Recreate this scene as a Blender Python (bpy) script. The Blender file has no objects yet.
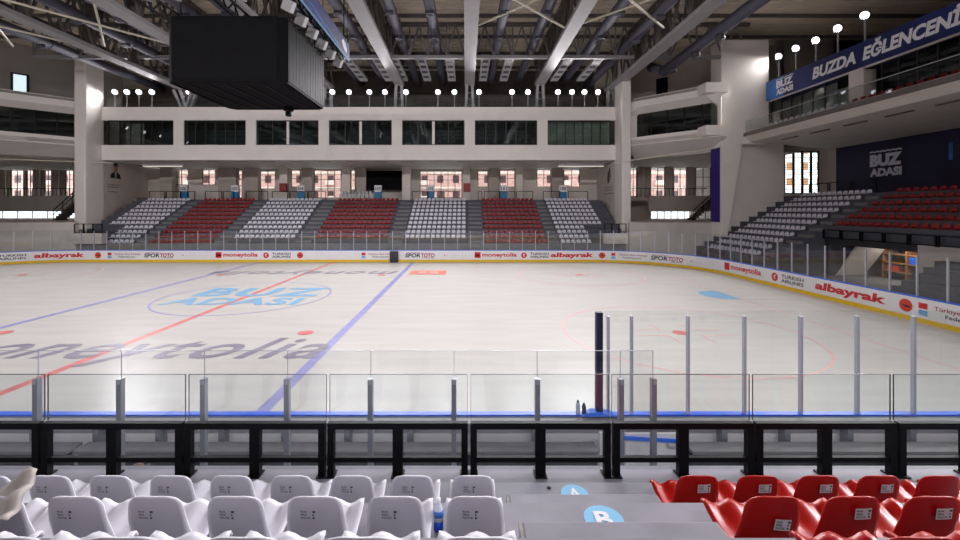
import bpy, bmesh, math, random
from mathutils import Vector, Matrix
random.seed(7)
SC = bpy.context.scene
COL = SC.collection
PI = math.pi
# ------------------------------------------------------------------ camera
F, VU, VV, EYE = 424.0, 466.0, 210.0, 4.75      # focal length in pixels, vanishing point, eye height over the ice
cd = bpy.data.cameras.new('camera'); cam = bpy.data.objects.new('camera', cd); COL.objects.link(cam)
cam.location = (0, 0, EYE); cam.rotation_euler = (PI/2, 0, 0)
cd.sensor_width = 36; cd.lens = F/960*36; cd.shift_x = (480-VU)/960; cd.shift_y = -(270-VV)/960
cd.clip_start = .05; cd.clip_end = 500
SC.camera = cam
# ------------------------------------------------------------------ world and exposure
wd = bpy.data.worlds.new('world'); SC.world = wd; wd.use_nodes = True
bg = wd.node_tree.nodes['Background']; bg.inputs[0].default_value = (.86, .93, 1, 1); bg.inputs[1].default_value = 3.6
vs = SC.view_settings; vs.view_transform = 'Standard'; vs.look = 'None'; vs.gamma = 1; vs.use_curve_mapping = False
vs.exposure = 0.3
SC.cycles.transparent_max_bounces = 32
SC.cycles.max_bounces = 10; SC.cycles.diffuse_bounces = 7; SC.cycles.glossy_bounces = 4
SC.cycles.sample_clamp_indirect = 6
SC.cycles.use_denoising = True
FLOOD_W = 265.0          # one flood lamp
# ------------------------------------------------------------------ helpers
def px(u, v, Y): return Vector(((u-VU)*Y/F, Y, EYE-(v-VV)*Y/F))
def pX(u, Y): return (u-VU)*Y/F
def pZ(v, Y): return EYE-(v-VV)*Y/F
def yX(u, X): return X*F/(u-VU)
def lin(c):
    r = []
    for x in c:
        x /= 255
        r.append(x/12.92 if x <= .04045 else ((x+.055)/1.055)**2.4)
    return (*r, 1)
MATS = {}
def mat(name, col, rough=.6, metal=0, var=.06, scale=3, bump=0, bscale=40, spec=.5, emit=0, ecol=None, coat=0, stretch=None):
    m = bpy.data.materials.new(name); m.use_nodes = True; nt = m.node_tree; N = nt.nodes; L = nt.links
    b = N['Principled BSDF']; c = lin(col)
    b.inputs['Roughness'].default_value = rough; b.inputs['Metallic'].default_value = metal
    b.inputs['Specular IOR Level'].default_value = spec
    if coat: b.inputs['Coat Weight'].default_value = coat
    tc = N.new('ShaderNodeTexCoord'); mp = N.new('ShaderNodeMapping'); L.new(tc.outputs['Object'], mp.inputs[0])
    if stretch: mp.inputs['Scale'].default_value = stretch
    nz = N.new('ShaderNodeTexNoise'); nz.inputs['Scale'].default_value = scale; nz.inputs['Detail'].default_value = 5
    L.new(mp.outputs[0], nz.inputs['Vector'])
    cr = N.new('ShaderNodeValToRGB'); L.new(nz.outputs['Fac'], cr.inputs[0])
    cr.color_ramp.elements[0].position = .3; cr.color_ramp.elements[1].position = .7
    cr.color_ramp.elements[0].color = tuple(max(0, x*(1-var*2)) for x in c[:3])+(1,)
    cr.color_ramp.elements[1].color = tuple(min(1, x*(1+var)) for x in c[:3])+(1,)
    L.new(cr.outputs[0], b.inputs['Base Color'])
    if bump:
        n2 = N.new('ShaderNodeTexNoise'); n2.inputs['Scale'].default_value = bscale; n2.inputs['Detail'].default_value = 4
        L.new(mp.outputs[0], n2.inputs['Vector'])
        bp = N.new('ShaderNodeBump'); bp.inputs['Strength'].default_value = bump; bp.inputs['Distance'].default_value = .01
        L.new(n2.outputs['Fac'], bp.inputs['Height']); L.new(bp.outputs[0], b.inputs['Normal'])
    if emit:
        b.inputs['Emission Color'].default_value = lin(ecol or col); b.inputs['Emission Strength'].default_value = emit
    MATS[name] = m; return m
def glassmat(name, tint, refl=.06, rough=.02):
    m = bpy.data.materials.new(name); m.use_nodes = True; nt = m.node_tree; N = nt.nodes; L = nt.links
    N.remove(N['Principled BSDF']); out = N['Material Output']
    t = N.new('ShaderNodeBsdfTransparent'); t.inputs[0].default_value = (*tint, 1)
    g = N.new('ShaderNodeBsdfGlossy'); g.inputs['Roughness'].default_value = rough
    lw_ = N.new('ShaderNodeLayerWeight'); fr = N.new('ShaderNodeMath'); fr.operation = 'POWER'; L.new(lw_.outputs['Facing'], fr.inputs[0]); fr.inputs[1].default_value = 5
    f2 = N.new('ShaderNodeMath'); f2.operation = 'MULTIPLY_ADD'; L.new(fr.outputs[0], f2.inputs[0]); f2.inputs[1].default_value = .6; f2.inputs[2].default_value = refl*.5; fr = f2
    nz = N.new('ShaderNodeTexNoise'); nz.inputs['Scale'].default_value = 4
    ml = N.new('ShaderNodeMath'); ml.operation = 'MULTIPLY_ADD'; L.new(nz.outputs['Fac'], ml.inputs[0])
    ml.inputs[1].default_value = refl*.3; L.new(fr.outputs[0], ml.inputs[2])
    mx = N.new('ShaderNodeMixShader'); L.new(ml.outputs[0], mx.inputs[0]); L.new(t.outputs[0], mx.inputs[1]); L.new(g.outputs[0], mx.inputs[2])
    L.new(mx.outputs[0], out.inputs['Surface']); MATS[name] = m; return m
class MB:
    def __init__(s): s.v = []; s.f = []
    def quad(s, a, b, c, d):
        n = len(s.v); s.v += [tuple(a), tuple(b), tuple(c), tuple(d)]; s.f.append((n, n+1, n+2, n+3)); return s
    def hexa(s, p):      # 8 points: bottom 4 ccw, top 4 ccw
        n = len(s.v); s.v += [tuple(q) for q in p]
        for f in ((3,2,1,0),(4,5,6,7),(0,1,5,4),(1,2,6,5),(2,3,7,6),(3,0,4,7)): s.f.append(tuple(n+i for i in f))
        return s
    def box(s, x0, x1, y0, y1, z0, z1):
        x0, x1 = min(x0, x1), max(x0, x1); y0, y1 = min(y0, y1), max(y0, y1); z0, z1 = min(z0, z1), max(z0, z1)
        return s.hexa([(x0,y0,z0),(x1,y0,z0),(x1,y1,z0),(x0,y1,z0),(x0,y0,z1),(x1,y0,z1),(x1,y1,z1),(x0,y1,z1)])
    def bar(s, p, q, w, h=None, up=(0,0,1)):     # box of section w x h from p to q
        p, q = Vector(p), Vector(q); h = h or w; d = (q-p).normalized(); up = Vector(up)
        if abs(d.dot(up)) > .98: up = Vector((0,1,0))
        r = d.cross(up).normalized(); u = r.cross(d)
        a, b = r*(w/2), u*(h/2)
        return s.hexa([p-a-b, p+a-b, q+a-b, q-a-b, p-a+b, p+a+b, q+a+b, q-a+b])
    def tube(s, p, q, r, n=8, r2=None, caps=True):
        p, q = Vector(p), Vector(q); r2 = r if r2 is None else r2; d = (q-p).normalized()
        up = Vector((0,0,1)) if abs(d.z) < .9 else Vector((1,0,0)); a = d.cross(up).normalized(); b = d.cross(a); k = len(s.v)
        for (c, rr) in ((p, r), (q, r2)):
            for i in range(n):
                t = 2*PI*i/n; s.v.append(tuple(c+a*(math.cos(t)*rr)+b*(math.sin(t)*rr)))
        for i in range(n): j = (i+1) % n; s.f.append((k+i, k+n+i, k+n+j, k+j))
        if caps: s.f.append(tuple(range(k, k+n))); s.f.append(tuple(range(k+2*n-1, k+n-1, -1)))
        return s
    def lathe(s, prof, c=(0,0,0), n=14):
        k = len(s.v); c = Vector(c)
        for (r, z) in prof:
            for i in range(n): t = 2*PI*i/n; s.v.append((c.x+r*math.cos(t), c.y+r*math.sin(t), c.z+z))
        for m in range(len(prof)-1):
            for i in range(n): j = (i+1) % n; s.f.append((k+m*n+i, k+m*n+j, k+(m+1)*n+j, k+(m+1)*n+i))
        s.f.append(tuple(range(k+n-1, k-1, -1))); e = k+(len(prof)-1)*n; s.f.append(tuple(range(e, e+n))); return s
    def prism(s, poly, fn0, fn1):        # polygon of 2-D points extruded between two maps
        n = len(poly); k = len(s.v)
        s.v += [tuple(fn0(*p)) for p in poly]+[tuple(fn1(*p)) for p in poly]
        s.f.append(tuple(range(k+n-1, k-1, -1))); s.f.append(tuple(range(k+n, k+2*n)))
        for i in range(n): j = (i+1) % n; s.f.append((k+i, k+j, k+n+j, k+n+i))
        return s
    def ring(s, outer, inner, fn0, fn1): # flat frame between two polygons with the same count, with thickness
        n = len(outer); k = len(s.v)
        for fn in (fn0, fn1): s.v += [tuple(fn(*p)) for p in outer]+[tuple(fn(*p)) for p in inner]
        for i in range(n):
            j = (i+1) % n
            s.f += [(k+i, k+j, k+n+j, k+n+i), (k+2*n+j, k+2*n+i, k+3*n+i, k+3*n+j), (k+j, k+i, k+2*n+i, k+2*n+j), (k+n+i, k+n+j, k+3*n+j, k+3*n+i)]
        return s
    def mesh(s, name, m, smooth=False):
        me = bpy.data.meshes.new(name); me.from_pydata([tuple(v) for v in s.v], [], s.f)
        bm = bmesh.new(); bm.from_mesh(me); bmesh.ops.recalc_face_normals(bm, faces=bm.faces); bm.to_mesh(me); bm.free()
        if smooth:
            for p in me.polygons: p.use_smooth = True
        if m: me.materials.append(MATS[m])
        return me
    def build(s, name, m, parent=None, smooth=False, bevel=0):
        return obj(name, s.mesh(name, m, smooth), parent, bevel)
def obj(name, me, parent=None, bevel=0):
    o = bpy.data.objects.new(name, me); COL.objects.link(o)
    if parent: attach(o, parent)
    if bevel:
        b = o.modifiers.new('bevel', 'BEVEL'); b.width = bevel; b.segments = 2; b.limit_method = 'ANGLE'
    return o
def wloc(o):
    M = Matrix()
    while o: M = o.matrix_parent_inverse @ o.matrix_basis @ M if o.parent else o.matrix_basis @ M; o = o.parent
    return M
def attach(o, p):
    o.parent = p; o.matrix_parent_inverse = wloc(p).inverted()
def tag(o, label=None, cat=None, group=None, kind=None):
    if label: o['label'] = label
    if cat: o['category'] = cat
    if group: o['group'] = group
    if kind: o['kind'] = kind
    return o
def thing(name, label, cat, loc=(0,0,0), group=None, kind=None):
    e = bpy.data.objects.new(name, None); COL.objects.link(e); e.location = loc; e.empty_display_size = .2
    return tag(e, label, cat, group, kind)
def struct(o, label, cat): return tag(o, label, cat, kind='structure')
def copy_tree(o, parent=None):
    c = o.copy(); COL.objects.link(c)
    if parent: c.parent = parent
    for ch in list(o.children): copy_tree(ch, c)
    return c
_tc = {}
def glyphs(body, bold=0.0, shear=0.0, spacing=1.0):
    k = (body, bold, shear, spacing)
    if k in _tc: return _tc[k]
    c = bpy.data.curves.new('lettering', 'FONT'); c.body = body; c.offset = bold; c.shear = shear; c.space_character = spacing
    c.resolution_u = 3
    o = bpy.data.objects.new('lettering', c); COL.objects.link(o)
    dg = bpy.context.evaluated_depsgraph_get(); me = bpy.data.meshes.new_from_object(o.evaluated_get(dg))
    v = [(p.co.x, p.co.y) for p in me.vertices]; f = [tuple(p.vertices) for p in me.polygons]
    bpy.data.objects.remove(o); bpy.data.curves.remove(c); bpy.data.meshes.remove(me)
    x0, x1 = min(p[0] for p in v), max(p[0] for p in v); y0, y1 = min(p[1] for p in v), max(p[1] for p in v)
    _tc[k] = (v, f, x0, x1, y0, y1); return _tc[k]
def lettering(mb, body, fn, x0, x1, y0, y1, bold=0.0, shear=0.0, spacing=1.0, keep=False, split=0):
    """fit the text into the box x0..x1, y0..y1 of a 2-D plane and map it by fn into the place"""
    v, f, a0, a1, b0, b1 = glyphs(body, bold, shear, spacing); n = len(mb.v)
    mb.v += [tuple(fn(x0+(p[0]-a0)/(a1-a0)*(x1-x0), y0+(p[1]-b0)/(b1-b0)*(y1-y0))) for p in v]
    mb.f += [tuple(n+i for i in q) for q in f]
    return mb
def disc(mb, fn, cx, cy, r, n=24, r0=0):
    k = len(mb.v)
    if not r0:
        mb.v += [tuple(fn(cx+r*math.cos(2*PI*i/n), cy+r*math.sin(2*PI*i/n))) for i in range(n)]; mb.f.append(tuple(range(k, k+n)))
    else:
        for q in (r, r0): mb.v += [tuple(fn(cx+q*math.cos(2*PI*i/n), cy+q*math.sin(2*PI*i/n))) for i in range(n)]
        for i in range(n): j = (i+1) % n; mb.f.append((k+i, k+j, k+n+j, k+n+i))
    return mb
def flat(mb, fn, x0, x1, y0, y1): return mb.quad(fn(x0,y0), fn(x1,y0), fn(x1,y1), fn(x0,y1))
def words_n(i): return ['first','second','third','fourth','fifth','sixth','seventh','eighth','ninth','tenth','eleventh','twelfth','thirteenth','fourteenth','fifteenth','sixteenth','seventeenth','eighteenth','nineteenth','twentieth','twenty-first','twenty-second','twenty-third','twenty-fourth','twenty-fifth'][i]
# ------------------------------------------------------------------ materials
mat('ice', (190,187,183), rough=.24, var=.035, scale=.6, spec=.02, bump=.012, bscale=1.5, stretch=(.5,3,1))
mat('ice_red', (212,124,122), rough=.3, spec=.04, var=.12, scale=2)
mat('ice_pink', (224,172,170), rough=.3, spec=.04, var=.08, scale=2)
mat('ice_blue', (146,144,192), rough=.3, spec=.04, var=.08, scale=2)
mat('ice_sky', (128,172,204), rough=.3, spec=.04, var=.05, scale=2)
mat('ice_grey', (140,136,150), rough=.3, spec=.04, var=.1, scale=1)
mat('ice_orange', (230,132,112), rough=.3, spec=.04, var=.05)
mat('concrete', (128,126,128), rough=.8, var=.08, scale=1.2, bump=.1)
mat('step_grey', (88,89,98), rough=.8, var=.06, scale=1)
mat('fg_concrete', (140,138,150), rough=.55, var=.11, scale=2.2, bump=.06, bscale=25)
mat('raw_concrete', (168,164,162), rough=.9, var=.22, scale=9, bump=.4, bscale=30)
mat('wall_white', (238,231,225), rough=.7, var=.02, scale=.7)
mat('wall_warm', (226,216,207), rough=.75, var=.03, scale=.7)
mat('wall_taupe', (186,174,164), rough=.8, var=.04, scale=.7)
mat('wall_grey', (164,158,152), rough=.8, var=.05, scale=.5)
mat('corner_wall', (206,198,193), rough=.6, var=.04, scale=.8)
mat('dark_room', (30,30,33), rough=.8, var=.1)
mat('room_grey', (112,118,118), rough=.8, var=.15, scale=.6)
mat('dark_brown', (88,78,72), rough=.8, var=.1)
mat('roof_deck', (224,212,194), rough=.7, var=.05, scale=.8)
mat('steel_white', (166,164,166), rough=.5, var=.04, scale=2)
mat('steel_grey', (134,132,134), rough=.55, var=.06, scale=2)
mat('steel_dark', (108,103,99), rough=.6, var=.08, scale=2)
mat('rod_cream', (226,218,200), rough=.5, var=.03)
mat('duct', (92,92,104), rough=.7, spec=.15, var=.06, scale=1.5)
mat('duct_ring', (64,62,66), rough=.5, var=.06)
mat('grille_white', (190,190,192), rough=.5, var=.04)
mat('black_metal', (9,9,12), rough=.5, spec=.2, var=.15, scale=6)
mat('black_panel', (13,12,15), rough=.6, spec=.05, var=.12, scale=2)
mat('score_side', (19,18,21), rough=.7, spec=.05, var=.1, scale=2)
mat('charcoal', (52,51,55), rough=.6, var=.1, scale=2)
mat('aluminium', (150,152,160), rough=.35, metal=.6, var=.05)
mat('alu_light', (186,188,198), rough=.4, metal=.3, var=.04)
mat('board_white', (232,230,232), rough=.35, var=.02, scale=1)
mat('board_yellow', (232,190,20), rough=.4, var=.05)
mat('board_blue', (26,96,228), rough=.4, var=.06)
mat('tape_blue', (36,116,250), rough=.5, var=.1, scale=20)
mat('navy_pad', (22,20,58), rough=.6, var=.1)
mat('ad_red', (206,32,40), rough=.4, var=.03)
mat('ad_orange', (214,62,36), rough=.4, var=.03)
mat('ad_dark', (38,36,44), rough=.4, var=.03)
mat('ad_maroon', (170,30,60), rough=.4, var=.03)
mat('ad_pale', (226,160,160), rough=.4, var=.03)
mat('ad_sky', (120,176,222), rough=.4, var=.03)
mat('white_print', (236,236,240), rough=.5, var=.02)
mat('seat_white', (222,220,230), rough=.38, var=.03, scale=5)
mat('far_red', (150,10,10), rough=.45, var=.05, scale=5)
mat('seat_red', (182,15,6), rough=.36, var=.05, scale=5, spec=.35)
mat('seat_dirty', (176,168,164), rough=.6, var=.18, scale=9)
mat('sticker_blue', (120,190,232), rough=.5, var=.03)
mat('label_white', (226,224,228), rough=.5, var=.02)
mat('banner_blue', (27,37,100), rough=.5, var=.35, scale=.35)
mat('banner_sky', (50,110,190), rough=.5, var=.2, scale=.6)
mat('mural_navy', (30,26,66), rough=.6, var=.2, scale=.4)
mat('mural_print', (222,220,234), rough=.6, var=.03)
mat('purple', (58,34,130), rough=.6, var=.08)
mat('kiosk_blue', (20,118,168), rough=.5, var=.04)
mat('fire_red', (150,20,22), rough=.5, var=.05)
mat('drape', (206,196,186), rough=.9, var=.1, scale=2, stretch=(6,6,.2))
mat('frame_dark', (28,26,28), rough=.5, var=.1)
mat('brick_pink', (222,176,164), rough=.8, var=.12, scale=2)
mat('plinth_white', (240,242,242), rough=.7, var=.03)
mat('brick_cream', (236,214,200), rough=.8, var=.08, scale=2)
mat('facade_glass', (96,70,70), rough=.2, var=.2)
mat('pavement', (206,208,204), rough=.8, var=.05)
mat('blind', (222,210,180), rough=.7, var=.06)
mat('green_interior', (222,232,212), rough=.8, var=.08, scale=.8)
mat('bottle_blue', (20,90,220), rough=.15, var=.1)
mat('bottle_clear', (200,206,220), rough=.1, var=.05)
mat('skin', (176,130,108), rough=.6, var=.05)
mat('suit', (26,24,28), rough=.7, var=.05)
mat('brown', (84,50,34), rough=.7, var=.15, scale=20)
mat('tan', (196,140,96), rough=.7, var=.1, scale=20)
mat('wood', (168,112,66), rough=.6, var=.1, scale=4)
mat('cloth_white', (214,212,214), rough=.8, var=.04)
mat('flood_lens', (255,250,255), emit=5, ecol=(250,244,255))
mat('tube_lens', (240,236,226), emit=.9, ecol=(255,246,230))
mat('slot_dark', (96,90,86), rough=.7)
glassmat('rink_glass', (.965,.98,.975)); glassmat('bench_glass', (.97,.972,.976)); glassmat('rail_glass', (.945,.965,.962)); mat('glass_edge', (70,74,78), rough=.4); glassmat('clear_glass', (.9,.92,.92))
glassmat('tint_glass', (.66,.71,.71), refl=.1)
# ------------------------------------------------------------------ rink outline
X0, X1, Y0, Y1, RC = -43.2, 19.1, 7.7, 38.7, 8.0
CX, CY = (X0+X1)/2, 23.4
LS, LE, LA = X1-X0-2*RC, Y1-Y0-2*RC, RC*PI/2
PER = 2*LS+2*LE+4*LA
def path(s):
    """point and inward normal at arc length s: up the left end, along the far side, down the right end, back along the near side"""
    s %= PER
    for (ln, kind, d) in ((LE,'l',0),(LA,'a',0),(LS,'l',1),(LA,'a',1),(LE,'l',2),(LA,'a',2),(LS,'l',3),(LA,'a',3)):
        if s <= ln:
            if kind == 'l':
                return [(Vector((X0,Y0+RC+s)),Vector((1,0))),(Vector((X0+RC+s,Y1)),Vector((0,-1))),(Vector((X1,Y1-RC-s)),Vector((-1,0))),(Vector((X1-RC-s,Y0)),Vector((0,1)))][d]
            c = [Vector((X0+RC,Y1-RC)),Vector((X1-RC,Y1-RC)),Vector((X1-RC,Y0+RC)),Vector((X0+RC,Y0+RC))][d]
            a = [PI,PI/2,0,-PI/2][d]-s/RC; e = Vector((math.cos(a),math.sin(a)))
            return c+e*RC, -e
        s -= ln
    return Vector((X0,Y0+RC)), Vector((1,0))
S_FAR0, S_FAR1 = LE+LA, LE+LA+LS
S_RIGHT0, S_RIGHT1 = S_FAR1+LA, S_FAR1+LA+LE
S_NEAR0, S_NEAR1 = S_RIGHT1+LA, S_RIGHT1+LA+LS
def s_at(u):     # arc length on the far side or the right end seen at column u
    best = None; s = LE*.6
    while s < S_RIGHT1+4:
        p, n = path(s); d = abs(VU+p.x*F/p.y-u)
        if best is None or d < best[0]: best = (d, s)
        s += .02
    return best[1]
def bpt(s, z, off=0):
    p, n = path(s); q = p+n*off; return Vector((q.x, q.y, z))
# ------------------------------------------------------------------ floor and ice
pts = [path(PER*i/160)[0] for i in range(160)]
m = MB(); m.prism([tuple(p) for p in pts], lambda x,y: (x,y,-.02), lambda x,y: (x,y,0)); ICE = m.build('floor_ice', 'ice')
struct(ICE, 'pale ice sheet with painted lines and lettering', 'ice')
m = MB(); m.box(-80,50,-14,62,-.3,-.03); struct(m.build('floor', 'concrete'), 'grey concrete floor around the ice sheet', 'floor')
m = MB(); m.box(-110,90,62,120,-.4,-.1); struct(m.build('ground_outside', 'pavement'), 'pale pavement outside the far windows', 'ground')
Zi = .003
def on_ice(x, y): return (x, y, Zi)
NM = [0]
def ice_mark(name, mb, m):
    NM[0] += 1; dz = .00025*NM[0]; mb.v = [(v[0], v[1], v[2]+dz) for v in mb.v]
    return mb.build(name, m, ICE)
ice_mark('centre_line', flat(MB(), on_ice, CX-.15, CX+.15, Y0+.02, Y1-.02), 'ice_red')
for bx in (-4.8, -18.75): ice_mark('zone_line', flat(MB(), on_ice, bx-.16, bx+.16, Y0+.02, Y1-.02), 'ice_blue')
for gx in (14.7, 2*CX-14.7):
    dy = 1.6
    ice_mark('goal_line', flat(MB(), on_ice, gx-.03, gx+.03, Y0+dy, Y1-dy), 'ice_pink')
    sgn = -1 if gx > CX else 1; k = MB(); n = 16; base = len(k.v)
    k.v += [(gx+sgn*1.5*math.cos(-PI/2+PI*i/n)-sgn*.0, CY+.35+max(-1.15,min(1.15,1.4*math.sin(-PI/2+PI*i/n))), .003) for i in range(n+1)]; k.f.append(tuple(range(n+1)))
    ice_mark('goal_crease', k, 'ice_sky')
ice_mark('centre_circle', disc(MB(), on_ice, CX, CY, 4.42, 64, 4.33), 'ice_blue')
for sx in (8.3, 2*CX-8.3):
    for sy in (16.4, 31.0):
        ice_mark('end_circle', disc(MB(), on_ice, sx, sy, 4.5, 64, 4.43), 'ice_pink')
        ice_mark('faceoff_spot', disc(MB(), on_ice, sx, sy, .3, 20), 'ice_red')
        k = MB()
        for a in (-1,1):
            for b in (-1,1):
                flat(k, on_ice, *sorted((sx+a*.6, sx+a*1.8)), *sorted((sy+b*.35, sy+b*.42)))
                flat(k, on_ice, *sorted((sx+a*.6, sx+a*.66)), *sorted((sy+b*.42, sy+b*1.3)))
        ice_mark('hash_marks', k, 'ice_pink')
for sx in (-6.2, 2*CX+6.2):
    for sy in (16.4, 31.0): ice_mark('faceoff_spot', disc(MB(), on_ice, sx, sy, .3, 20), 'ice_red')
ice_mark('centre_lettering', lettering(MB(), 'BUZ', on_ice, -15.2, -8.2, 23.3, 25.8, bold=.03, spacing=1.08), 'ice_sky')
ice_mark('centre_lettering', lettering(MB(), 'ADASI', on_ice, -15.5, -8.6, 21.2, 22.9, bold=.03, spacing=1.08), 'ice_sky')
ice_mark('sponsor_lettering', lettering(MB(), 'moneytolia', on_ice, -18.9, -4.75, 12.85, 15.75, bold=.01, shear=.3, spacing=1.12), 'ice_grey')
def flip(x, y): return (2*CX-x, 2*CY-y, Zi)
ice_mark('sponsor_lettering', lettering(MB(), 'moneytolia', flip, -18.9, -4.75, 13.3, 15.9, bold=.01, shear=.3, spacing=1.12), 'ice_grey')
for fn in (on_ice, flip):
    k = MB(); flat(k, fn, -22.6, -19.9, 13.6, 15.6); ice_mark('sponsor_square', k, 'ice_orange')
    ice_mark('sponsor_bars', flat(flat(MB(), lambda x,y: Vector(fn(x,y))+Vector((0,0,.004)), -22.0,-21.4, 14.1,15.1), lambda x,y: Vector(fn(x,y))+Vector((0,0,.004)), -21.1,-20.5, 14.1,15.1), 'ice_pink')
# ------------------------------------------------------------------ boards with adverts and glass
BH, GT = 1.07, 2.93
BO = thing('rink_boards', 'white rink boards with adverts, yellow kick strip and glass screen around the ice', 'rink boards', (CX, Y1, 0))
def strip(mb, s0, s1, o0, o1, z0, z1, step=.6):
    n = max(1, int(round((s1-s0)/step)))
    for i in range(n):
        a, b = s0+(s1-s0)*i/n, s0+(s1-s0)*(i+1)/n
        mb.hexa([bpt(a,z0,o0), bpt(b,z0,o0), bpt(b,z0,o1), bpt(a,z0,o1), bpt(a,z1,o0), bpt(b,z1,o0), bpt(b,z1,o1), bpt(a,z1,o1)])
    return mb
npan = int(PER/2.4)
for i in range(npan):
    a, b = PER*i/npan+.004, PER*(i+1)/npan-.004
    strip(MB(), a, b, -.1, 0, .0, BH-.03).build('board_panel', 'board_white', BO)
strip(MB(), 0, PER, 0, .012, .0, .21).build('kick_strip', 'board_yellow', BO)
strip(MB(), 0, PER, -.12, .01, BH-.03, BH+.02).build('cap_rail', 'board_blue', BO)
# glass panes and posts
S_OPEN = S_NEAR0+(X1-RC-2.4)            # the near glass stops at the benches
sections = [(LE*.3, S_FAR0+0, 1.2), (S_FAR0, S_FAR1, 1.19), (S_FAR1, S_RIGHT0, 1.14), (S_RIGHT0, S_RIGHT1, 1.16), (S_RIGHT1, S_NEAR0, 1.14), (S_NEAR0, S_NEAR0+(X1-RC-2.98), 1.03), (S_NEAR0+(X1-RC-2.98), S_OPEN, 1.03)]
for (a, b, w) in sections:
    n = max(1, round((b-a)/w))
    for i in range(n):
        s0, s1 = a+(b-a)*i/n, a+(b-a)*(i+1)/n
        strip(MB(), s0+.02, s1-.02, -.065, -.05, BH+.03, GT, step=.6).build('glass_pane', 'rink_glass', BO)
        pw = .02 if s0 < S_FAR1 or s0 > S_NEAR0-.1 else .028
        q = strip(MB(), s0-pw, s0+pw, -.1, -.03, BH+.02, GT-.09, step=1)
        q.build('glass_post', 'alu_light', BO)
strip(MB(), S_OPEN-.18, S_OPEN-.14, -.1, -.03, BH+.02, GT-.09, step=1).build('glass_post', 'alu_light', BO)
strip(MB(), S_OPEN-.05, S_OPEN+.06, -.12, .0, BH+.02, GT-.02, step=1).build('end_pad', 'navy_pad', BO)
def adfn(sc, off=.006): return lambda x, z: bpt(sc+x, z, off)
def ad(parts, u):
    sc = s_at(u)
    for (kind, body, x0, x1, z0, z1, m, bold, shear) in parts:
        k = MB()
        if kind == 't': lettering(k, body, adfn(sc), x0, x1, z0, z1, bold, shear); k.build('advert_lettering', m, BO)
        elif kind == 'd': disc(k, adfn(sc, body), x0, (z0+z1)/2, (z1-z0)/2); k.build('advert_disc', m, BO)
        elif kind == 'q': flat(k, adfn(sc, body), x0, x1, z0, z1); k.build('advert_mark', m, BO)
A_ALB = [('t','albayrak',-1.95,1.95,.32,.86,'ad_red',.042,.08)]
A_DISC = [('d',.006,0,0,.34,.9,'ad_orange',0,0),('q',.009,-.18,.1,.6,.64,'ad_dark',0,0),('q',.009,-.05,.2,.54,.6,'ad_dark',0,0)]
A_FED = [('q',.006,-1.5,-1.15,.62,.86,'ad_red',0,0),('q',.006,-1.5,-1.15,.34,.56,'ad_sky',0,0),('t','Türkiye Buz Hokeyi',-.9,1.5,.6,.82,'ad_maroon',.01,0),('t','Federasyonu',-.5,1.0,.36,.56,'ad_dark',.01,0)]
A_SPT = [('t','SPOR',-1.35,.05,.42,.8,'ad_dark',.03,.1),('t','TOTO',.1,1.35,.42,.8,'ad_maroon',.03,.1),('q',.006,.3,1.3,.36,.39,'ad_dark',0,0),('q',.006,-1.2,.1,.84,.87,'ad_maroon',0,0)]
A_MON = [('q',.006,-1.95,-1.4,.38,.9,'ad_red',0,0),('t','bi',-1.85,-1.5,.5,.76,'white_print',.04,0),('t','moneytolia',-1.25,1.9,.38,.86,'ad_red',.03,0)]
A_THY = [('d',.006,-1.0,-1.0,.36,.88,'ad_red',0,0),('d',.009,-.95,-.95,.5,.76,'white_print',0,0),('d',.011,-.89,-.89,.52,.72,'ad_red',0,0),('t','TURKISH',-.45,1.25,.65,.86,'ad_dark',.02,0),('t','AIRLINES',-.45,1.25,.38,.59,'ad_dark',.02,0)]
A_PALE = [('q',.006,-1.2,-1.05,.55,.68,'ad_pale',0,0),('t','· · · · · · ·',-.9,1.2,.58,.62,'ad_pale',.03,0)]
for u, a in ((6,A_THY),(61,A_ALB),(98,A_DISC),(124,A_FED),(159,A_SPT),(195,A_PALE),(237,A_MON),(277,A_THY),(300,A_DISC),(378,A_FED),(420,A_SPT),(457,A_PALE),(496,A_MON),(535,A_THY),(572,A_ALB),(602,A_DISC),(629,A_FED),(667,A_SPT),(704,A_PALE),(742,A_MON),(787,A_THY),(847,A_ALB),(906,A_DISC),(960,A_FED)):
    ad(a, u)
# ------------------------------------------------------------------ seats: shared meshes
def far_seat_mesh(name, m):   # low bucket seat: curved back, pan, front lip; faces -Y
    k = MB(); xs = (-.205, -.12, 0, .12, .205)
    prof = ((.05,.34,.70),(.04,.31,.93),(.0,.13,1),(-.07,.05,1),(-.28,.06,1),(-.32,.03,1))
    n0 = len(k.v)
    for (y, z, w) in prof:
        for x in xs: k.v.append((x*w, y+(.03 if abs(x) < .13 and z > .1 else 0), z+(.03*(abs(x)/.205)**2 if z < .1 else -.03*(abs(x)/.205)**3)))
    for a in range(len(prof)-1):
        for b in range(4): i = a*5+b; k.f.append((i, i+1, i+6, i+5))
    # thickness
    nv = len(k.v); k.v += [(x, y+.02, z-.025) for (x, y, z) in k.v]
    k.f += [tuple(nv+i for i in reversed(f)) for f in list(k.f)]
    rim = list(range(0,5))+[9,14,19,24,29]+[28,27,26,25]+[20,15,10,5]
    for i in range(len(rim)): a, b = rim[i], rim[(i+1) % len(rim)]; k.f.append((b, a, a+nv, b+nv))
    return k.mesh(name, m)
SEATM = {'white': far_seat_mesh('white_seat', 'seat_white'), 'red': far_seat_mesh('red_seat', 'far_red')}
def far_seat(col, loc, rz, label, group):
    o = bpy.data.objects.new(col+'_seat', SEATM[col]); COL.objects.link(o); o.location = loc; o.rotation_euler = (0,0,rz)
    return tag(o, label, 'seat', group)
MASS = {'white': MB(), 'red': MB()}
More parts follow.
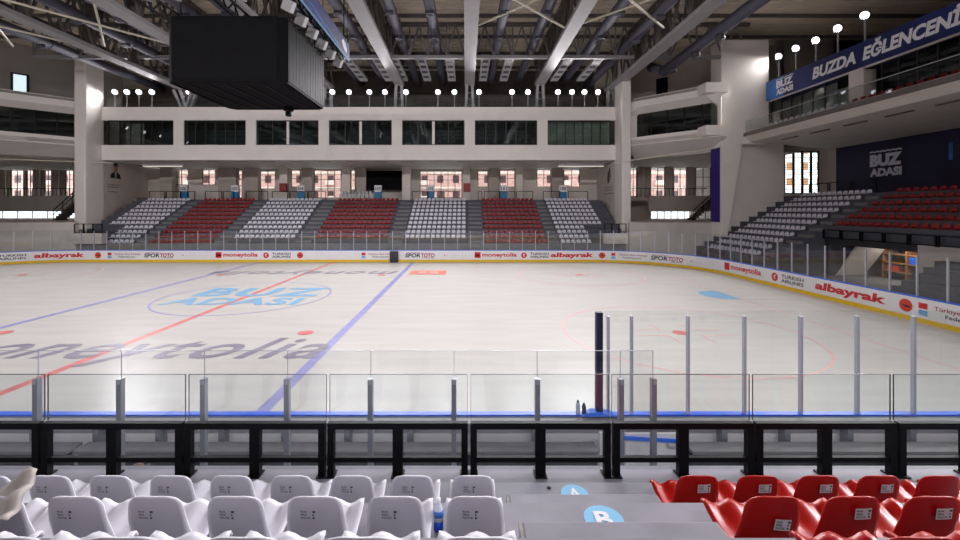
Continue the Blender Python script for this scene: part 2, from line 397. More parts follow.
def mass_seat(col, loc, rz):
    k = MASS[col]; me = SEATM[col]; n = len(k.v); c, s = math.cos(rz), math.sin(rz)
    k.v += [(loc[0]+v.co.x*c-v.co.y*s, loc[1]+v.co.x*s+v.co.y*c, loc[2]+v.co.z) for v in me.vertices]
    k.f += [tuple(n+i for i in p.vertices) for p in me.polygons]
# ------------------------------------------------------------------ far stand
ROWS, RD, RZ, SY, SZ = 11, .85, .433, 42.0, 1.50
XL, XR = -39.4, 16.1
m = MB()
for i in range(ROWS):
    y0 = SY-.45+RD*i; m.box(XL, XR, y0, 51.1, (0 if i == 0 else SZ+RZ*(i-1)), SZ+RZ*i)
m.box(XL, XR, 51.1, 57, 0, SZ+RZ*(ROWS-1)+.12)
FST = m.build('stand_far', 'step_grey'); struct(FST, 'grey stepped concrete grandstand on the far side', 'grandstand')
CONZ = SZ+RZ*(ROWS-1)+.12
aisles = [(-32.6,-31.5),(-24.9,-23.6),(-16.9,-15.3),(-7.7,-6.3),(.25,1.7),(8.15,9.2)]
for (a, b) in aisles:
    k = MB()
    for i in range(ROWS):
        y0 = SY-.45+RD*i; z = SZ+RZ*i
        k.box(a, b, y0-RD*.45, y0, z-RZ*.98, z-RZ/2)
        k.box(a, b, y0-.02, y0+.05, z, z+.006)
    k.build('aisle_steps', 'concrete', FST)
blocks = [('white',-37.75,10,'beside the pier with the portrait',11),('red',-31.0,12,'between the first and second far aisles',11),('white',-23.15,12,'under the scoreboard corner',10),('red',-14.95,14,'in the middle below the black screen',10),
          ('white',-5.93,12,'nearest the middle of the far stand',10),('red',2.1,12,'on the far stand beside the middle white block',11),('white',9.6,10,'at the end of the far stand by the slim pier',11)]
for bi, (col, x0, n, where, nrow) in enumerate(blocks):
    single = bi in (4, 5)
    for i in range(ROWS):
        if i < ROWS-nrow: continue
        for j in range(n):
            if bi == 0 and i < 4 and j < 4: continue
            if bi == 6 and i < 4 and j > 5: continue
            loc = (x0+.516*j, SY+RD*i, SZ+RZ*i)
            if single:
                far_seat(col, loc, 0, f'{col} seat {words_n(j)} from left, {words_n(ROWS-1-i)} row from top, '+('middle white block, far stand' if col == 'white' else 'red block, far stand'), f'{col} seats of the far middle block')
            else: mass_seat(col, loc, 0)
# front screen and low wall of the far stand
k = MB(); k.box(XL, XR, 41.3, 41.5, 0, 1.5); struct(k.build('wall_stand_front', 'concrete'), 'low grey wall in front of the far stand', 'wall')
# ------------------------------------------------------------------ right stand
RX, RSZ = 22.5, 1.30
m = MB()
for i in range(ROWS):
    x0 = RX-.45+RD*i; m.box(x0, 31.6, 30.9, 40.7, (0 if i == 0 else RSZ+.47*(i-1)), RSZ+.47*i)
    if i >= 5: m.box(x0, 31.6, 8, 30.9, RSZ+.47*(i-1) if i > 5 else 2.75, RSZ+.47*i)
m.box(31.6, 38, 6, 44, 0 if 0 else 5.3, RSZ+.47*10+.12)
RST = m.build('stand_right', 'step_grey'); struct(RST, 'grey stepped concrete grandstand behind the rink end', 'grandstand')
k = MB()
for i in range(ROWS):
    x0 = RX-.45+RD*i; z = RSZ+.47*i
    if i: k.box(x0-.4, x0, 30.95, 32.05, z-.46, z-.235)
k.build('aisle_steps', 'concrete', RST)
for i in range(ROWS):
    for j in range(13):
        far_seat('white', (RX+RD*i, 38.85-.52*j, RSZ+.47*i), -PI/2, f'white plastic seat, {words_n(j)} from the wall in {words_n(i)} row up, end stand', 'white seats of the end stand')
for i in range(5, ROWS):
    for j in range(22):
        y = 30.35-.56*j
        if VU+(RX+RD*i)*F/y > 985: continue
        far_seat('red', (RX+RD*i, y, RSZ+.47*i), -PI/2, f'red plastic seat, {words_n(j)} from the aisle in {words_n(i-5)} row up, end stand', 'red seats of the end stand')
# balcony seats are added with the balcony
# under the red block: portal with back wall and a store room
k = MB(); k.box(26.2,26.4,8,24.6,0,2.75); k.box(26.2,26.4,30.9,31.1,0,2.75); MB().box(26.15,26.4,24.6,31,2.3,2.75).build('trim_portal', 'charcoal')['kind'] = 'structure'
struct(k.build('wall_portal', 'corner_wall'), 'pale wall with a wide opening under the red seats', 'wall')
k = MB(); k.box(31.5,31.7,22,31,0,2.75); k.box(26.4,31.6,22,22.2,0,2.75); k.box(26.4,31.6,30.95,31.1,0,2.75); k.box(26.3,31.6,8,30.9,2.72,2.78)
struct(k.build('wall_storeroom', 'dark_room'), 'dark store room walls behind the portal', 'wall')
sh = thing('storage_shelf', 'wooden storage shelf with blue and orange goods in the portal', 'shelf', (29.5,28,0))
for z in (.5,1.1,1.7): MB().box(29.2,29.9,26.5,29.8,z,z+.06).build('shelf_board', 'wood', sh)
for y in (26.5,28.1,29.7): MB().box(29.2,29.9,y,y+.08,0,2.1).build('upright', 'wood', sh)
tag(MB().box(29.25,29.8,27.6,28.0,1.16,1.62).build('storage_box', 'board_blue', None, bevel=.02), 'blue box on the storage shelf', 'box')
tag(MB().box(29.25,29.8,28.7,29.5,.56,.95).build('storage_box', 'ad_orange', None, bevel=.02), 'orange box on the storage shelf', 'box')
tag(MB().box(29.25,29.8,26.8,27.4,.56,.9).build('storage_box', 'label_white', None, bevel=.02), 'white box on the storage shelf', 'box')
k = MB(); k.hexa([(26.9,30.8,0),(26.9,30.9,0),(28.9,30.9,0),(28.9,30.8,0),(26.9,28.9,2.5),(26.9,29.1,2.5),(28.9,29.1,2.5),(28.9,28.9,2.5)])
tag(k.build('sloping_panel', 'wall_white'), 'white sloping panel leaning inside the portal', 'panel')
T = thing('store_fill_lamp', 'added fill lamp under the store room ceiling', 'lamp', (28.6,27.6,2.7))  # fill lamp added to brighten the store room and portal
MB().box(28.5,28.7,26.4,28.8,2.64,2.72).build('lamp_housing', 'steel_white', T); MB().box(28.52,28.68,26.45,28.75,2.62,2.64).build('lamp_diffuser', 'tube_lens', T)
ld = bpy.data.lights.new('lamp_light', 'AREA'); ld.shape = 'RECTANGLE'; ld.size = .16; ld.size_y = 2.2; ld.energy = 45; ld.color = (1,.93,.84)
lo = bpy.data.objects.new('lamp_light', ld); COL.objects.link(lo); lo.location = (28.6,27.6,2.6); attach(lo, T)
# side stairs right of the portal
k = MB()
for i in range(6): k.box(22.4+.6*i, 26.2, 17.5, 23.0, .0+.33*i, .33*(i+1))
st = k.build('side_stairs', 'step_grey'); tag(st, 'grey side steps rising beside the portal', 'stairs', kind='structure')
# black railing above the portal
def rail_frame(parent, p, q, h, post=.05, mid=True, m='black_metal', name='rail_frame'):
    p, q = Vector(p), Vector(q); up = Vector((0,0,h)); k = MB()
    k.bar(p+up, q+up, post); k.bar(p, p+up, post); k.bar(q, q+up, post)
    if mid: k.bar(p+up*.12, q+up*.12, post*.8)
    return k.build(name, m, parent)
R1 = thing('portal_railing', 'black railing below the lowest red row of the end stand', 'railing', (26.0, 24, 2.7))
y = 30.8
while y > 9: rail_frame(R1, (25.98,y,2.7), (25.98,y-1.35,2.7), .62, .08); y -= 1.5
# ------------------------------------------------------------------ foreground terrace
m = MB()
FGX0, FGX1 = -9, 12
m.box(FGX0, FGX1, 4.06, 4.66, .0, 1.94)
for i, z in enumerate((2.14, 2.54, 2.94, 3.34)):
    yf = 4.06-.86*i; m.box(FGX0, FGX1, yf-.86, yf, 0, z)
m.box(FGX0, FGX1, -3, .62, 0, 3.34)
FG = m.build('floor_terrace', 'fg_concrete'); struct(FG, 'pale grey stepped terrace under the nearest seats', 'terrace')
for i, z in enumerate((2.34, 2.74, 3.14)):
    yb = 3.2-.86*i
    k = MB(); k.box(.36, 1.62, yb, yb+.40, z-.2, z); st = k.build('aisle_step', 'fg_concrete', FG, bevel=.012)
    k = MB(); k.box(.34, .362, yb, yb+.40, z-.2, z-.005); k.build('step_edge', 'raw_concrete', FG)
    k = MB(); k.box(.22, .36, yb+.0, yb+.30, z-.2, z-.06+.0); k.build('rough_step_end', 'raw_concrete', FG, bevel=.02)
tag(MB().lathe([(.018,0),(.02,.004),(.016,.012),(.006,.014)], (.78,3.98,2.14), 10).build('bottle_cap', 'charcoal', None, True), 'small dark cap lying on the aisle step beside the letter A sticker', 'cap')
# round row stickers
def sticker(letter, cx, cy, z, r):
    t = thing('row_sticker', f'round light blue floor sticker with white letter {letter} on the aisle step', 'sticker', (cx, cy, z))
    k = MB(); disc(k, lambda x,y: (x,y,z+.003), cx, cy, r, 28); k.build('disc', 'sticker_blue', t)
    k = MB(); lettering(k, letter, lambda x,y: (x,y,z+.006), cx-.06, cx+.06, cy-.085, cy+.075, bold=.03); k.build('letter', 'white_print', t)
sticker('A', 1.0, 3.90, 2.14, .125)
sticker('B', .985, 3.03, 2.54, .14)
# ------------------------------------------------------------------ foreground seats
HB = .47
def back_y(x, z):      # rear face of the backrest, seat faces +Y
    return -.012-.035*(1-min(1,(x/.196)**2))+.055*(1-min(1,z/HB))
def seat_shell(name, m):
    prof = []      # (y, z, halfwidth)
    for t in (0,.035,.08,.14,.22,.33,.45,.58,.72,.86,1):
        z = HB-.39*t; q = min(1, t*.39/.085)
        w = .176+.05*t**.8-.072*(1-math.sqrt(1-(1-q)**2))
        prof.append(('b', z, w))
    prof += [('p', .05, .06, .226), ('p', .11, .05, .226), ('p', .2, .054, .226), ('p', .28, .07, .227), ('p', .35, .092, .228), ('p', .40, .112, .227), ('p', .435, .114, .222), ('p', .448, .088, .218)]
    ns = 13; v = []; f = []
    for r in prof:
        for j in range(ns):
            s = -1+2*j/(ns-1); 
            if r[0] == 'b':
                z, w = r[1], r[2]; x = s*w; y = back_y(x*.89, z)+.012
                zz = z-.006*abs(s)**4*max(0,(z-.40)/.07)
                v.append((x, y+.05*abs(s)**3*max(0,1-z/.3), zz))
            else:
                y, z, w = r[1:]; fr = min(1, y/.40)
                lift = .014*abs(s)**3
                wave = -.02*math.cos(s*PI*2)*fr**2*(1 if y < .44 else .8)
                v.append((s*w, y+.05*(1-abs(s)**2)*0-.0, z+lift-wave*(1-.5*abs(s)**6)))
    nr = len(prof)
    for a in range(nr-1):
        for b in range(ns-1): i = a*ns+b; f.append((i, i+ns, i+ns+1, i+1))
    v = [(x*.89, y, z) for (x, y, z) in v]
    tm = bpy.data.meshes.new('sheet'); tm.from_pydata(v, [], f); tm.update()
    nv = len(v); v2 = [tuple(p.co+p.normal*-.012) for p in tm.vertices]; bpy.data.meshes.remove(tm)
    rim = list(range(ns))+[a*ns+ns-1 for a in range(1,nr)]+[(nr-1)*ns+b for b in range(ns-2,-1,-1)]+[a*ns for a in range(nr-2,0,-1)]
    f2 = f+[tuple(nv+q for q in reversed(p)) for p in f]+[(rim[q], rim[(q+1)%len(rim)], nv+rim[(q+1)%len(rim)], nv+rim[q]) for q in range(len(rim))]
    me = bpy.data.meshes.new(name); me.from_pydata(v+v2, [], f2)
    bm = bmesh.new(); bm.from_mesh(me); bmesh.ops.recalc_face_normals(bm, faces=bm.faces); bm.to_mesh(me); bm.free()
    for p in me.polygons: p.use_smooth = True
    me.materials.append(MATS[m]); return me
SHELL = {'white': seat_shell('shell', 'seat_white'), 'red': seat_shell('shell', 'seat_red'), 'dirty': seat_shell('shell', 'seat_dirty')}
k = MB(); k.box(-.07,.07,.1,.3,0,.02); k.box(-.04,.04,.12,.28,.02,.055); BRACKET = k.mesh('bracket', 'charcoal')
def seat_print(dx=0, dz=0, rot=0, plate=False):
    c, s = math.cos(rot), math.sin(rot)
    def fn(off):
        def g(a, b):      # a to the right as seen from behind (rear view: +X is right), b up
            x, z = dx+a*c-b*s, dz+a*s+b*c
            return (x, back_y(x, z)-off, z)
        return g
    out = []
    if plate:
        k = MB(); n = 4
        for i in range(n): flat(k, fn(.006), -.052+.104*i/n, -.052+.104*(i+1)/n, -.036, .036)
        out.append(('label_plate', k.mesh('label_plate', 'label_white')))
    k = MB(); g = fn(.008)
    for q, wd in enumerate(('BLOK','SIRA','KOLTUK')):
        z = .02-.02*q; lettering(k, wd, g, -.045, -.045+.0105*len(wd)-.002, z-.006, z+.006, bold=.02)
        flat(k, g, .028, .028+(.018,.008,.012)[q], z-.006, z+.006)
    out.append(('printed_text', k.mesh('printed_text', 'ad_dark')))
    return out
PRW = seat_print(-.03, .37); PRR = seat_print(.03, .375, 0, True); PRR2 = seat_print(.04, .30, -.12, True)
def fg_seat(col, x, y, z, label, group, pr=None, rx=0):
    t = thing(col+'_seat', label, 'seat', (x, y, z), group)
    for nm, me in [('shell', SHELL[col]), ('bracket', BRACKET)]+(pr or []):
        o = bpy.data.objects.new(nm, me); COL.objects.link(o); o.parent = t
    return t
rowname = ('row beside the black railing', 'second row from the black railing', 'third row from the black railing')
for r in range(3):
    z = (2.14,2.54,2.94)[r]; y = (3.44,2.60,1.76)[r]
    for j in range((9,7,6)[r]):
        fg_seat('white', .056-.49*j, y, z, f'white bucket seat, {words_n(j)} from the aisle in the {rowname[r]}', 'nearest white seats', PRW)
    for j in range((6,5,4)[r]):
        pr = PRR2 if (r == 1 and j == 0) else PRR
        fg_seat('red', 1.88+.49*j, y, z, f'red bucket seat, {words_n(j)} from the aisle in the {rowname[r]}', 'nearest red seats', pr if not (r == 0 and j == 4) else None)
t = thing('white_seat', 'broken grey-stained seat shell tipped up at the end of the second row', 'seat', (-3.02, 2.42, 2.78), 'nearest white seats')
o = bpy.data.objects.new('shell', SHELL['dirty']); COL.objects.link(o); o.parent = t
t.rotation_euler = (math.radians(22), math.radians(12), math.radians(-62))
# bottle with blue drink
b = thing('drink_bottle', 'clear plastic bottle with blue drink between the white seats', 'bottle', (-.19, 2.93, 2.54))
MB().lathe([(.028,0),(.033,.008),(.033,.07),(.0,.072)], (-.19,2.93,2.54)).build('blue_drink', 'bottle_blue', b, True)
MB().lathe([(.034,.07),(.034,.12),(.03,.15),(.016,.185),(.014,.2)], (-.19,2.93,2.54)).build('bottle_shell', 'bottle_clear', b, True)
MB().lathe([(.0345,.1),(.0348,.1),(.0348,.14),(.033,.141)], (-.19,2.93,2.54)).build('bottle_label', 'banner_sky', b, True)
MB().lathe([(.016,.2),(.016,.218),(.012,.22)], (-.19,2.93,2.54)).build('cap', 'white_print', b, True)
# ------------------------------------------------------------------ black terrace railing with glass
YR = 4.5
for kx in range(-1, 7):
    xa = pX(42.5+142.2*kx, YR)+.014; xb = pX(42.5+142.2*(kx+1), YR)-.014
    nm = ['beyond the picture edge','behind the broken seat','with its middle post above the fourth white seat','left of the middle white seats','in front of the last white seats','in front of the floor sticker aisle','in front of the first red seats','in front of the outer red seats','at the end of the red row'][kx+1]
    T = thing('terrace_railing', f'black steel railing section with glass {nm}', 'railing', ((xa+xb)/2, YR, 1.94), 'black terrace railing sections')
    MB().box(xa, xb, YR-.03, YR+.03, 2.435, 2.50).build('top_rail', 'black_metal', T)
    MB().box(xa, xb, YR-.025, YR+.025, 2.085, 2.135).build('bottom_rail', 'black_metal', T)
    xm = (xa+xb)/2
    for (c, w) in ((xa+.034,.068),(xm,.105),(xb-.034,.068)):
        MB().box(c-w/2, c+w/2, YR-.035, YR+.035, 1.94, 2.44).build('post', 'black_metal', T)
        MB().box(c-w/2-.012, c+w/2+.012, YR-.07, YR+.07, 1.94, 1.955).build('foot_plate', 'black_metal', T)
    MB().box(xa+.004, xb-.004, YR+.036, YR+.048, 1.98, 2.988).build('glass_pane', 'rail_glass', T)
    k = MB(); k.box(xa+.004, xb-.004, YR+.036, YR+.048, 2.988, 2.993)
    for xe in (xa+.004, xb-.004): k.box(xe-.0016, xe+.0016, YR+.035, YR+.049, 2.5, 2.99)
    k.build('glass_edge', 'glass_edge', T)
# ------------------------------------------------------------------ bench screen behind the railing
YB = 6.0
BG = thing('bench_screen', 'clear glass screen with aluminium posts behind the players bench', 'glass screen', (0, YB, 0))
xs = [pX(38+83.2*k, YB) for k in range(-2, 8)]+[pX(653, YB)]
for i, x in enumerate(xs):
    MB().box(x-.034, x+.034, YB-.05, YB+.03, 0, 2.37).build('post', 'aluminium', BG)
    MB().box(x-.02, x+.02, YB-.06, YB-.05, 2.30, 2.36).build('clamp', 'alu_light', BG)
    if i: MB().box(xs[i-1]+.006, x-.006, YB+.0, YB+.014, .35, 2.755).build('glass_pane', 'bench_glass', BG); MB().box(xs[i-1]+.006, x-.006, YB, YB+.014, 2.755, 2.761).build('glass_edge', 'alu_light', BG)
    MB().box(x-.004, x+.004, YB, YB+.012, 2.37, 2.755).build('joint_strip', 'alu_light', BG)
# back of the near boards
k = MB(); k.box(-20, 11, 7.33, 7.585, BH-.06, BH-.01); k.build('back_ledge', 'steel_grey', BO)
k = MB(); k.box(-20, 11, 7.5, 7.58, 0, BH-.06); k.build('back_sheet', 'board_white', BO)
for i in range(28):
    x = -19.5+1.09*i
    if 2.2 < x < 3.8: continue
    MB().box(x-.05, x+.05, 7.34, 7.5, 0, BH-.06).build('back_support', 'aluminium', BO)
BN = thing('players_bench', 'long grey players bench behind the near boards', 'bench', (-8, 7.2, 0))
for (a, b) in ((-20,-13.3),(-13.2,-6.6),(-6.5,2.2),(3.75,11)):
    MB().box(a, b, 7.0, 7.3, .71, .76).build('seat_board', 'steel_grey', BN)
    MB().box(a, b, 7.1, 7.14, .36, .71).build('front_board', 'charcoal', BN)
    MB().box(a, b, 7.0, 7.3, .0, .05).build('base_rail', 'steel_grey', BN)
G = thing('boards_gate', 'white rink gate panel with blue taped edge behind the railing', 'gate', (3.0, 7.3, 0))
MB().box(2.28, 2.46, 7.25, 7.3, 0, .95).build('hinge_panel', 'board_white', G, bevel=.01)
MB().box(2.72, 3.66, 7.25, 7.3, 0, .93).build('gate_panel', 'board_white', G, bevel=.01)
MB().bar((2.7,7.24,.86),(3.68,7.24,.80),.03,.06).build('blue_edge_tape', 'tape_blue', G)
k = MB(); k.bar((3.45,7.22,.72),(3.6,7.22,.72),.02); k.bar((3.45,7.22,.72),(3.43,7.24,.77),.02); k.bar((3.6,7.22,.72),(3.62,7.24,.77),.02); k.build('latch_handle', 'alu_light', G)
MB().bar((2.9,7.24,.13),(3.05,7.24,.11),.02,.03).build('tape_scrap', 'tape_blue', G)
k = MB(); k.hexa([(2.05,7.5,1.095),(2.75,7.5,1.095),(2.65,7.72,1.095),(2.15,7.72,1.095),(2.2,7.52,1.15),(2.6,7.52,1.12),(2.55,7.68,1.14),(2.25,7.68,1.16)])
k.build('tape_wrap', 'tape_blue', BO)
for (u, h, m, nm) in ((578,.25,'bottle_clear','clear'),(584,.2,'charcoal','dark grey')):
    x = pX(u, 7.62); o = thing('water_bottle', f'{nm} water bottle standing on the near boards beside the navy end pad', 'bottle', (x,7.62,BH+.02))
    MB().lathe([(.035,0),(.038,.01),(.038,h*.3),(.034,h*.38),(.038,h*.46),(.036,h*.72),(.02,h*.84)], (x,7.62,BH+.02), 12).build('bottle_body', m, o, True)
    MB().lathe([(.022,h*.84),(.022,h*.93),(.01,h*.95),(.008,h)], (x,7.62,BH+.02), 10).build('cap', 'charcoal', o, True)
o = thing('small_bag', 'small brown and tan bundle low behind the railing beside a post', 'bundle', px(137,470,6.4))
p = px(137,471,6.4); MB().lathe([(.08,-.1),(.1,-.04),(.095,.0)], p, 12).build('lower_part', 'tan', o, True); MB().lathe([(.1,.0),(.105,.03),(.08,.08),(.02,.1)], p, 12).build('upper_part', 'brown', o, True)
MB().tube((p.x+.14,p.y,p.z-.1),(p.x+.17,p.y,p.z+.1),.03).build('strap', 'charcoal', o)
k = MB(); k.box(p.x-.4, p.x+.4, 6.2, 6.6, 0, p.z-.1); tag(k.build('floor_crate', 'steel_grey', None, bevel=.02), 'grey crate under the small brown bundle behind the railing', 'crate')
# ------------------------------------------------------------------ far building front
FY = 46.0
ZB, ZW0, ZW1, ZT = 10.17, 11.80, 14.5, 15.92
PIL = [-39.5, -31.2, -23.35, -15.45, -7.5, .4, 8.3, 16.2]
k = MB(); k.box(-39.5,16.2,FY,FY+.5,ZB,ZW0); k.box(-39.5,16.2,FY,FY+.5,ZW1,ZT); k.box(-39.5,16.2,FY+.5,58,ZB,ZB+.5); k.box(-39.5,16.2,FY+.5,FY+4,ZT-.4,ZT-.1)
WF = k.build('wall_far', 'wall_white'); struct(WF, 'white upper storey front across the far side', 'wall')
for x in PIL[1:-1]: MB().box(x-.56, x+.56, FY+.02, FY+.7, ZW0, ZW1).build('pilaster', 'wall_white', WF)
MB().box(-39.5,16.2,FY+4,FY+4.2,ZB+.5,ZT).build('room_back', 'room_grey', WF)
MB().box(-39.5,16.2,FY+.5,FY+4,ZW0-.4,ZW0-.3).build('room_floor', 'room_grey', WF)
k = MB(); k.box(9,16,FY+1.2,FY+1.25,ZW0,ZW1); k.build('pale_blind', 'green_interior', WF)
k = MB(); k.box(-38,-36,FY+1.4,FY+1.45,ZW0,ZW1); k.build('pale_blind', 'drape', WF)
groups = [(-39.0,-31.76,6),(-30.64,-23.91,6),(-22.79,-16.0,4),(-14.9,-8.06,4),(-6.94,-.16,4),(.96,7.74,6),(8.86,15.7,7)]
for wi, (a, b, n) in enumerate(groups):
    T = thing(f'window_{wi+1}', 'dark glazed window band in the far upper storey', 'window', ((a+b)/2, FY+.2, ZW0), kind='structure')
    k = MB(); k.ring([(a,ZW0),(b,ZW0),(b,ZW1),(a,ZW1)], [(a+.1,ZW0+.1),(b-.1,ZW0+.1),(b-.1,ZW1-.1),(a+.1,ZW1-.1)], lambda x,z: (x,FY+.15,z), lambda x,z: (x,FY+.28,z)); k.build('window_frame', 'frame_dark', T)
    for i in range(n):
        x0, x1 = a+.1+(b-a-.2)*i/n, a+.1+(b-a-.2)*(i+1)/n
        MB().box(x0+.02, x1-.02, FY+.2, FY+.22, ZW0+.1, ZW1-.1).build('pane', 'tint_glass', T)
        if i:
            w = .09 if not (n == 4 and i == 2) else .28
            MB().box(x0-w/2, x0+w/2, FY+.16, FY+.27, ZW0+.1, ZW1-.1).build('mullion', 'frame_dark' if w < .2 else 'wall_white', T)
        if n == 4:
            MB().box(x0+.7, x0+.75, FY+.17, FY+.23, ZW1-.75, ZW1-.1).build('mullion', 'frame_dark', T)
for i in range(18):      # recessed slots in the soffit
    x = -37.5+3.1*i; MB().box(x-.7, x+.7, FY+1.2, FY+1.35, ZB-.02, ZB+.0).build('soffit_slot', 'slot_dark', WF)
# end piers of the far front
for (a, b, nm) in ((-40.7,-39.5,'pier beside the portrait wall'),(16.2,17.15,'slim pier beside the far white seats')):
    k = MB(); k.box(a, b, 44, 46.3, 0, 22.2); struct(k.build('column', 'wall_white', None, bevel=.12), 'tall white '+nm, 'pier')
k = MB(); k.hexa([(-39.7,46.3,5),(-39.5,46.3,5),(-42.2,57,5),(-42.5,57,5),(-39.7,46,ZB),(-39.5,46,ZB),(-42.2,57,ZB),(-42.5,57,ZB)])
k.hexa([(-39.7,46,2),(-39.5,46,2),(-40.5,50,2),(-40.8,50,2),(-39.7,46,5.1),(-39.5,46,5.1),(-40.5,50,5.1),(-40.8,50,5.1)])
struct(k.build('wall_portrait_side', 'wall_warm'), 'pale side wall with a portrait at the end of the far stand', 'wall')
k = MB(); k.hexa([(16.2,46,2),(16.4,46,2),(17.6,57,2),(17.4,57,2),(16.2,46,ZB),(16.4,46,ZB),(17.6,57,ZB),(17.4,57,ZB)])
struct(k.build('wall_signature_side', 'wall_warm'), 'pale side wall with a dark signature at the end of the far stand', 'wall')
# portrait and lines of text on the left side wall
def lw(a, z, off=.02):   # a: metres from the pier along the wall, seen left to right
    d = Vector((-2.7,10.7,0)).normalized(); n = Vector((d.y,-d.x,0)); p = Vector((-39.5,46.3,0))+d*a+n*off; return (p.x,p.y,z)
T = thing('wall_portrait', 'printed portrait of a person in a dark suit on the side wall', 'portrait', lw(2.3,8.0))
zz = lambda v, Y=47.5: pZ(v, Y)
def blob(pts, m, nm, off): k = MB(); n = len(pts); k.v = [lw(a,z,off) for a,z in pts]; k.f = [tuple(range(n))]; k.build(nm, m, T)
ac = 2.2; z0 = 8.35
blob([(ac-1.1,z0),(ac+1.1,z0),(ac+.95,z0+.45),(ac+.35,z0+.72),(ac-.35,z0+.72),(ac-.95,z0+.45)], 'suit', 'suit_print', .02)
blob([(ac-.15,z0),(ac+.15,z0+.0),(ac+.2,z0+.72),(ac-.2,z0+.72)], 'white_print', 'shirt_print', .03)
blob([(ac-.05,z0),(ac+.05,z0),(ac+.06,z0+.6),(ac-.06,z0+.6)], 'suit', 'tie_print', .035)
blob([(ac+.4*math.cos(t*PI/8), z0+1.15+.55*math.sin(t*PI/8)) for t in range(16)], 'skin', 'face_print', .03)
blob([(ac+.45*math.cos(t*PI/8), z0+1.42+.36*math.sin(t*PI/8)) for t in range(9)], 'suit', 'hair_print', .035)
for zt, wt in ((7.55,3.0),(7.3,2.2),(6.75,2.0)):
    k = MB()
    for i in range(int(wt/.22)): flat(k, lambda a,z: lw(a,z,.02), .6+.22*i, .6+.22*i+random.uniform(.1,.19), zt, zt+.1)
    k.build('printed_line', 'ad_dark', T)
def rw(a, z, off=.02):
    d = Vector((1.2,11,0)).normalized(); n = Vector((-d.y,d.x,0)); p = Vector((16.2,46,0))+d*a+n*off; return (p.x,p.y,z)
T = thing('wall_signature', 'dark handwritten signature with text lines on the side wall', 'signature', rw(3,8))
sp = [(2.2,8.4),(2.5,9.6),(2.9,9.0),(2.6,8.3),(3.1,8.1),(3.3,9.2),(3.6,8.6),(3.5,7.9),(2.9,8.0)]
k = MB()
for a, b in zip(sp, sp[1:]): k.bar(rw(*a), rw(*b), .03, .16)
k.build('signature_stroke', 'suit', T)
for zt, a0, wt in ((7.3,1.2,4.2),(7.0,1.4,3.6),(6.6,1.2,4.3),(6.0,2,1.2)):
    k = MB()
    for i in range(int(wt/.25)): flat(k, rw, a0+.25*i, a0+.25*i+random.uniform(.12,.22), zt, zt+.1)
    k.build('printed_line', 'ad_dark', T)
# ------------------------------------------------------------------ far concourse: back wall, windows, pillars
BY = 56.0
wins = [(132,138,167,198),(174,188,168,185),(202,215,168,185),(238,242,170,198),(260,275,171,189),(291,300,170,187),(314,341,170,198),(350,355,170,190),(420,462,171,198),(478,488,171,187),(500,515,170,187),(537,551,168,187),(564,580,168,187)]
W = [(pX(a,BY), pX(b,BY), max(CONZ, pZ(d,BY)), min(ZB, pZ(c,BY))) for a,b,c,d in wins]
k = MB(); x = -42.5; TB = .3
for (a, b, z0, z1) in W:
    k.box(x, a, BY, BY+TB, CONZ-1, ZB); k.box(a, b, BY, BY+TB, CONZ-1, z0); k.box(a, b, BY, BY+TB, z1, ZB); x = b
k.box(x, 17.6, BY, BY+TB, CONZ-1, ZB)
WB = k.build('wall_back', 'wall_warm'); struct(WB, 'warm grey back wall of the far concourse with windows', 'wall')
def window(n, x0, x1, y, z0, z1, cols, rows, label, fw=.07, gm='clear_glass'):
    T = thing(f'window_{n}', label, 'window', ((x0+x1)/2, y, z0), kind='structure')
    k = MB(); k.ring([(x0,z0),(x1,z0),(x1,z1),(x0,z1)], [(x0+fw,z0+fw),(x1-fw,z0+fw),(x1-fw,z1-fw),(x0+fw,z1-fw)], lambda a,z: (a,y-.04,z), lambda a,z: (a,y+.06,z)); k.build('window_frame', 'frame_dark', T)
    for i in range(cols):
        for j in range(rows):
            a0, a1 = x0+(x1-x0)*i/cols, x0+(x1-x0)*(i+1)/cols; b0, b1 = z0+(z1-z0)*j/rows, z0+(z1-z0)*(j+1)/rows
            MB().box(a0+.02,a1-.02,y+.0,y+.012,b0+.02,b1-.02).build('pane', gm, T)
        if i: MB().box(a0-.035,a0+.035,y-.03,y+.05,z0,z1).build('mullion', 'frame_dark', T)
    for j in range(1, rows):
        b0 = z0+(z1-z0)*j/rows; MB().box(x0,x1,y-.03,y+.05,b0-.03,b0+.03).build('transom', 'frame_dark', T)
    return T
for i, (a, b, z0, z1) in enumerate(W):
    n = max(1, round((b-a)/.95)); window(8+i, a, b, BY+.12, z0, z1, n, 3 if z1-z0 > 3 else 2, 'window in the concourse back wall looking onto pink buildings')
# piers and pillars in front of the back wall
for (u0, u1, y, m, nm) in ((160,172,54.5,'wall_taupe','taupe pier'),(218,236,54.5,'wall_taupe','taupe pier'),(244,258,54.5,'wall_taupe','taupe pier'),(279,287,53,'wall_warm','pale square pillar'),(302,312,54.5,'wall_taupe','taupe pier'),(341.5,350,53,'wall_warm','pale square pillar'),
          (402,410.5,53,'wall_warm','pale square pillar'),(462.5,470,53,'wall_warm','pale square pillar'),(489,499,54.5,'wall_taupe','taupe pier'),(516,523,53,'wall_warm','pale square pillar'),(552,563,54.8,'wall_taupe','taupe pier'),(355.5,366,54.5,'wall_taupe','taupe pier')):
    k = MB(); k.box(pX(u0,y), pX(u1,y), y, y+.75, CONZ, ZB); struct(k.build('column', m, None, bevel=.03), nm+' on the far concourse', 'pillar')
T = thing('black_screen', 'large black screen on the far concourse back wall', 'screen', px(384,180,54.8))
MB().box(pX(366.5,54.8),pX(402,54.8),54.7,54.85,pZ(190,54.8),pZ(171,54.8)).build('screen_panel', 'black_panel', T)
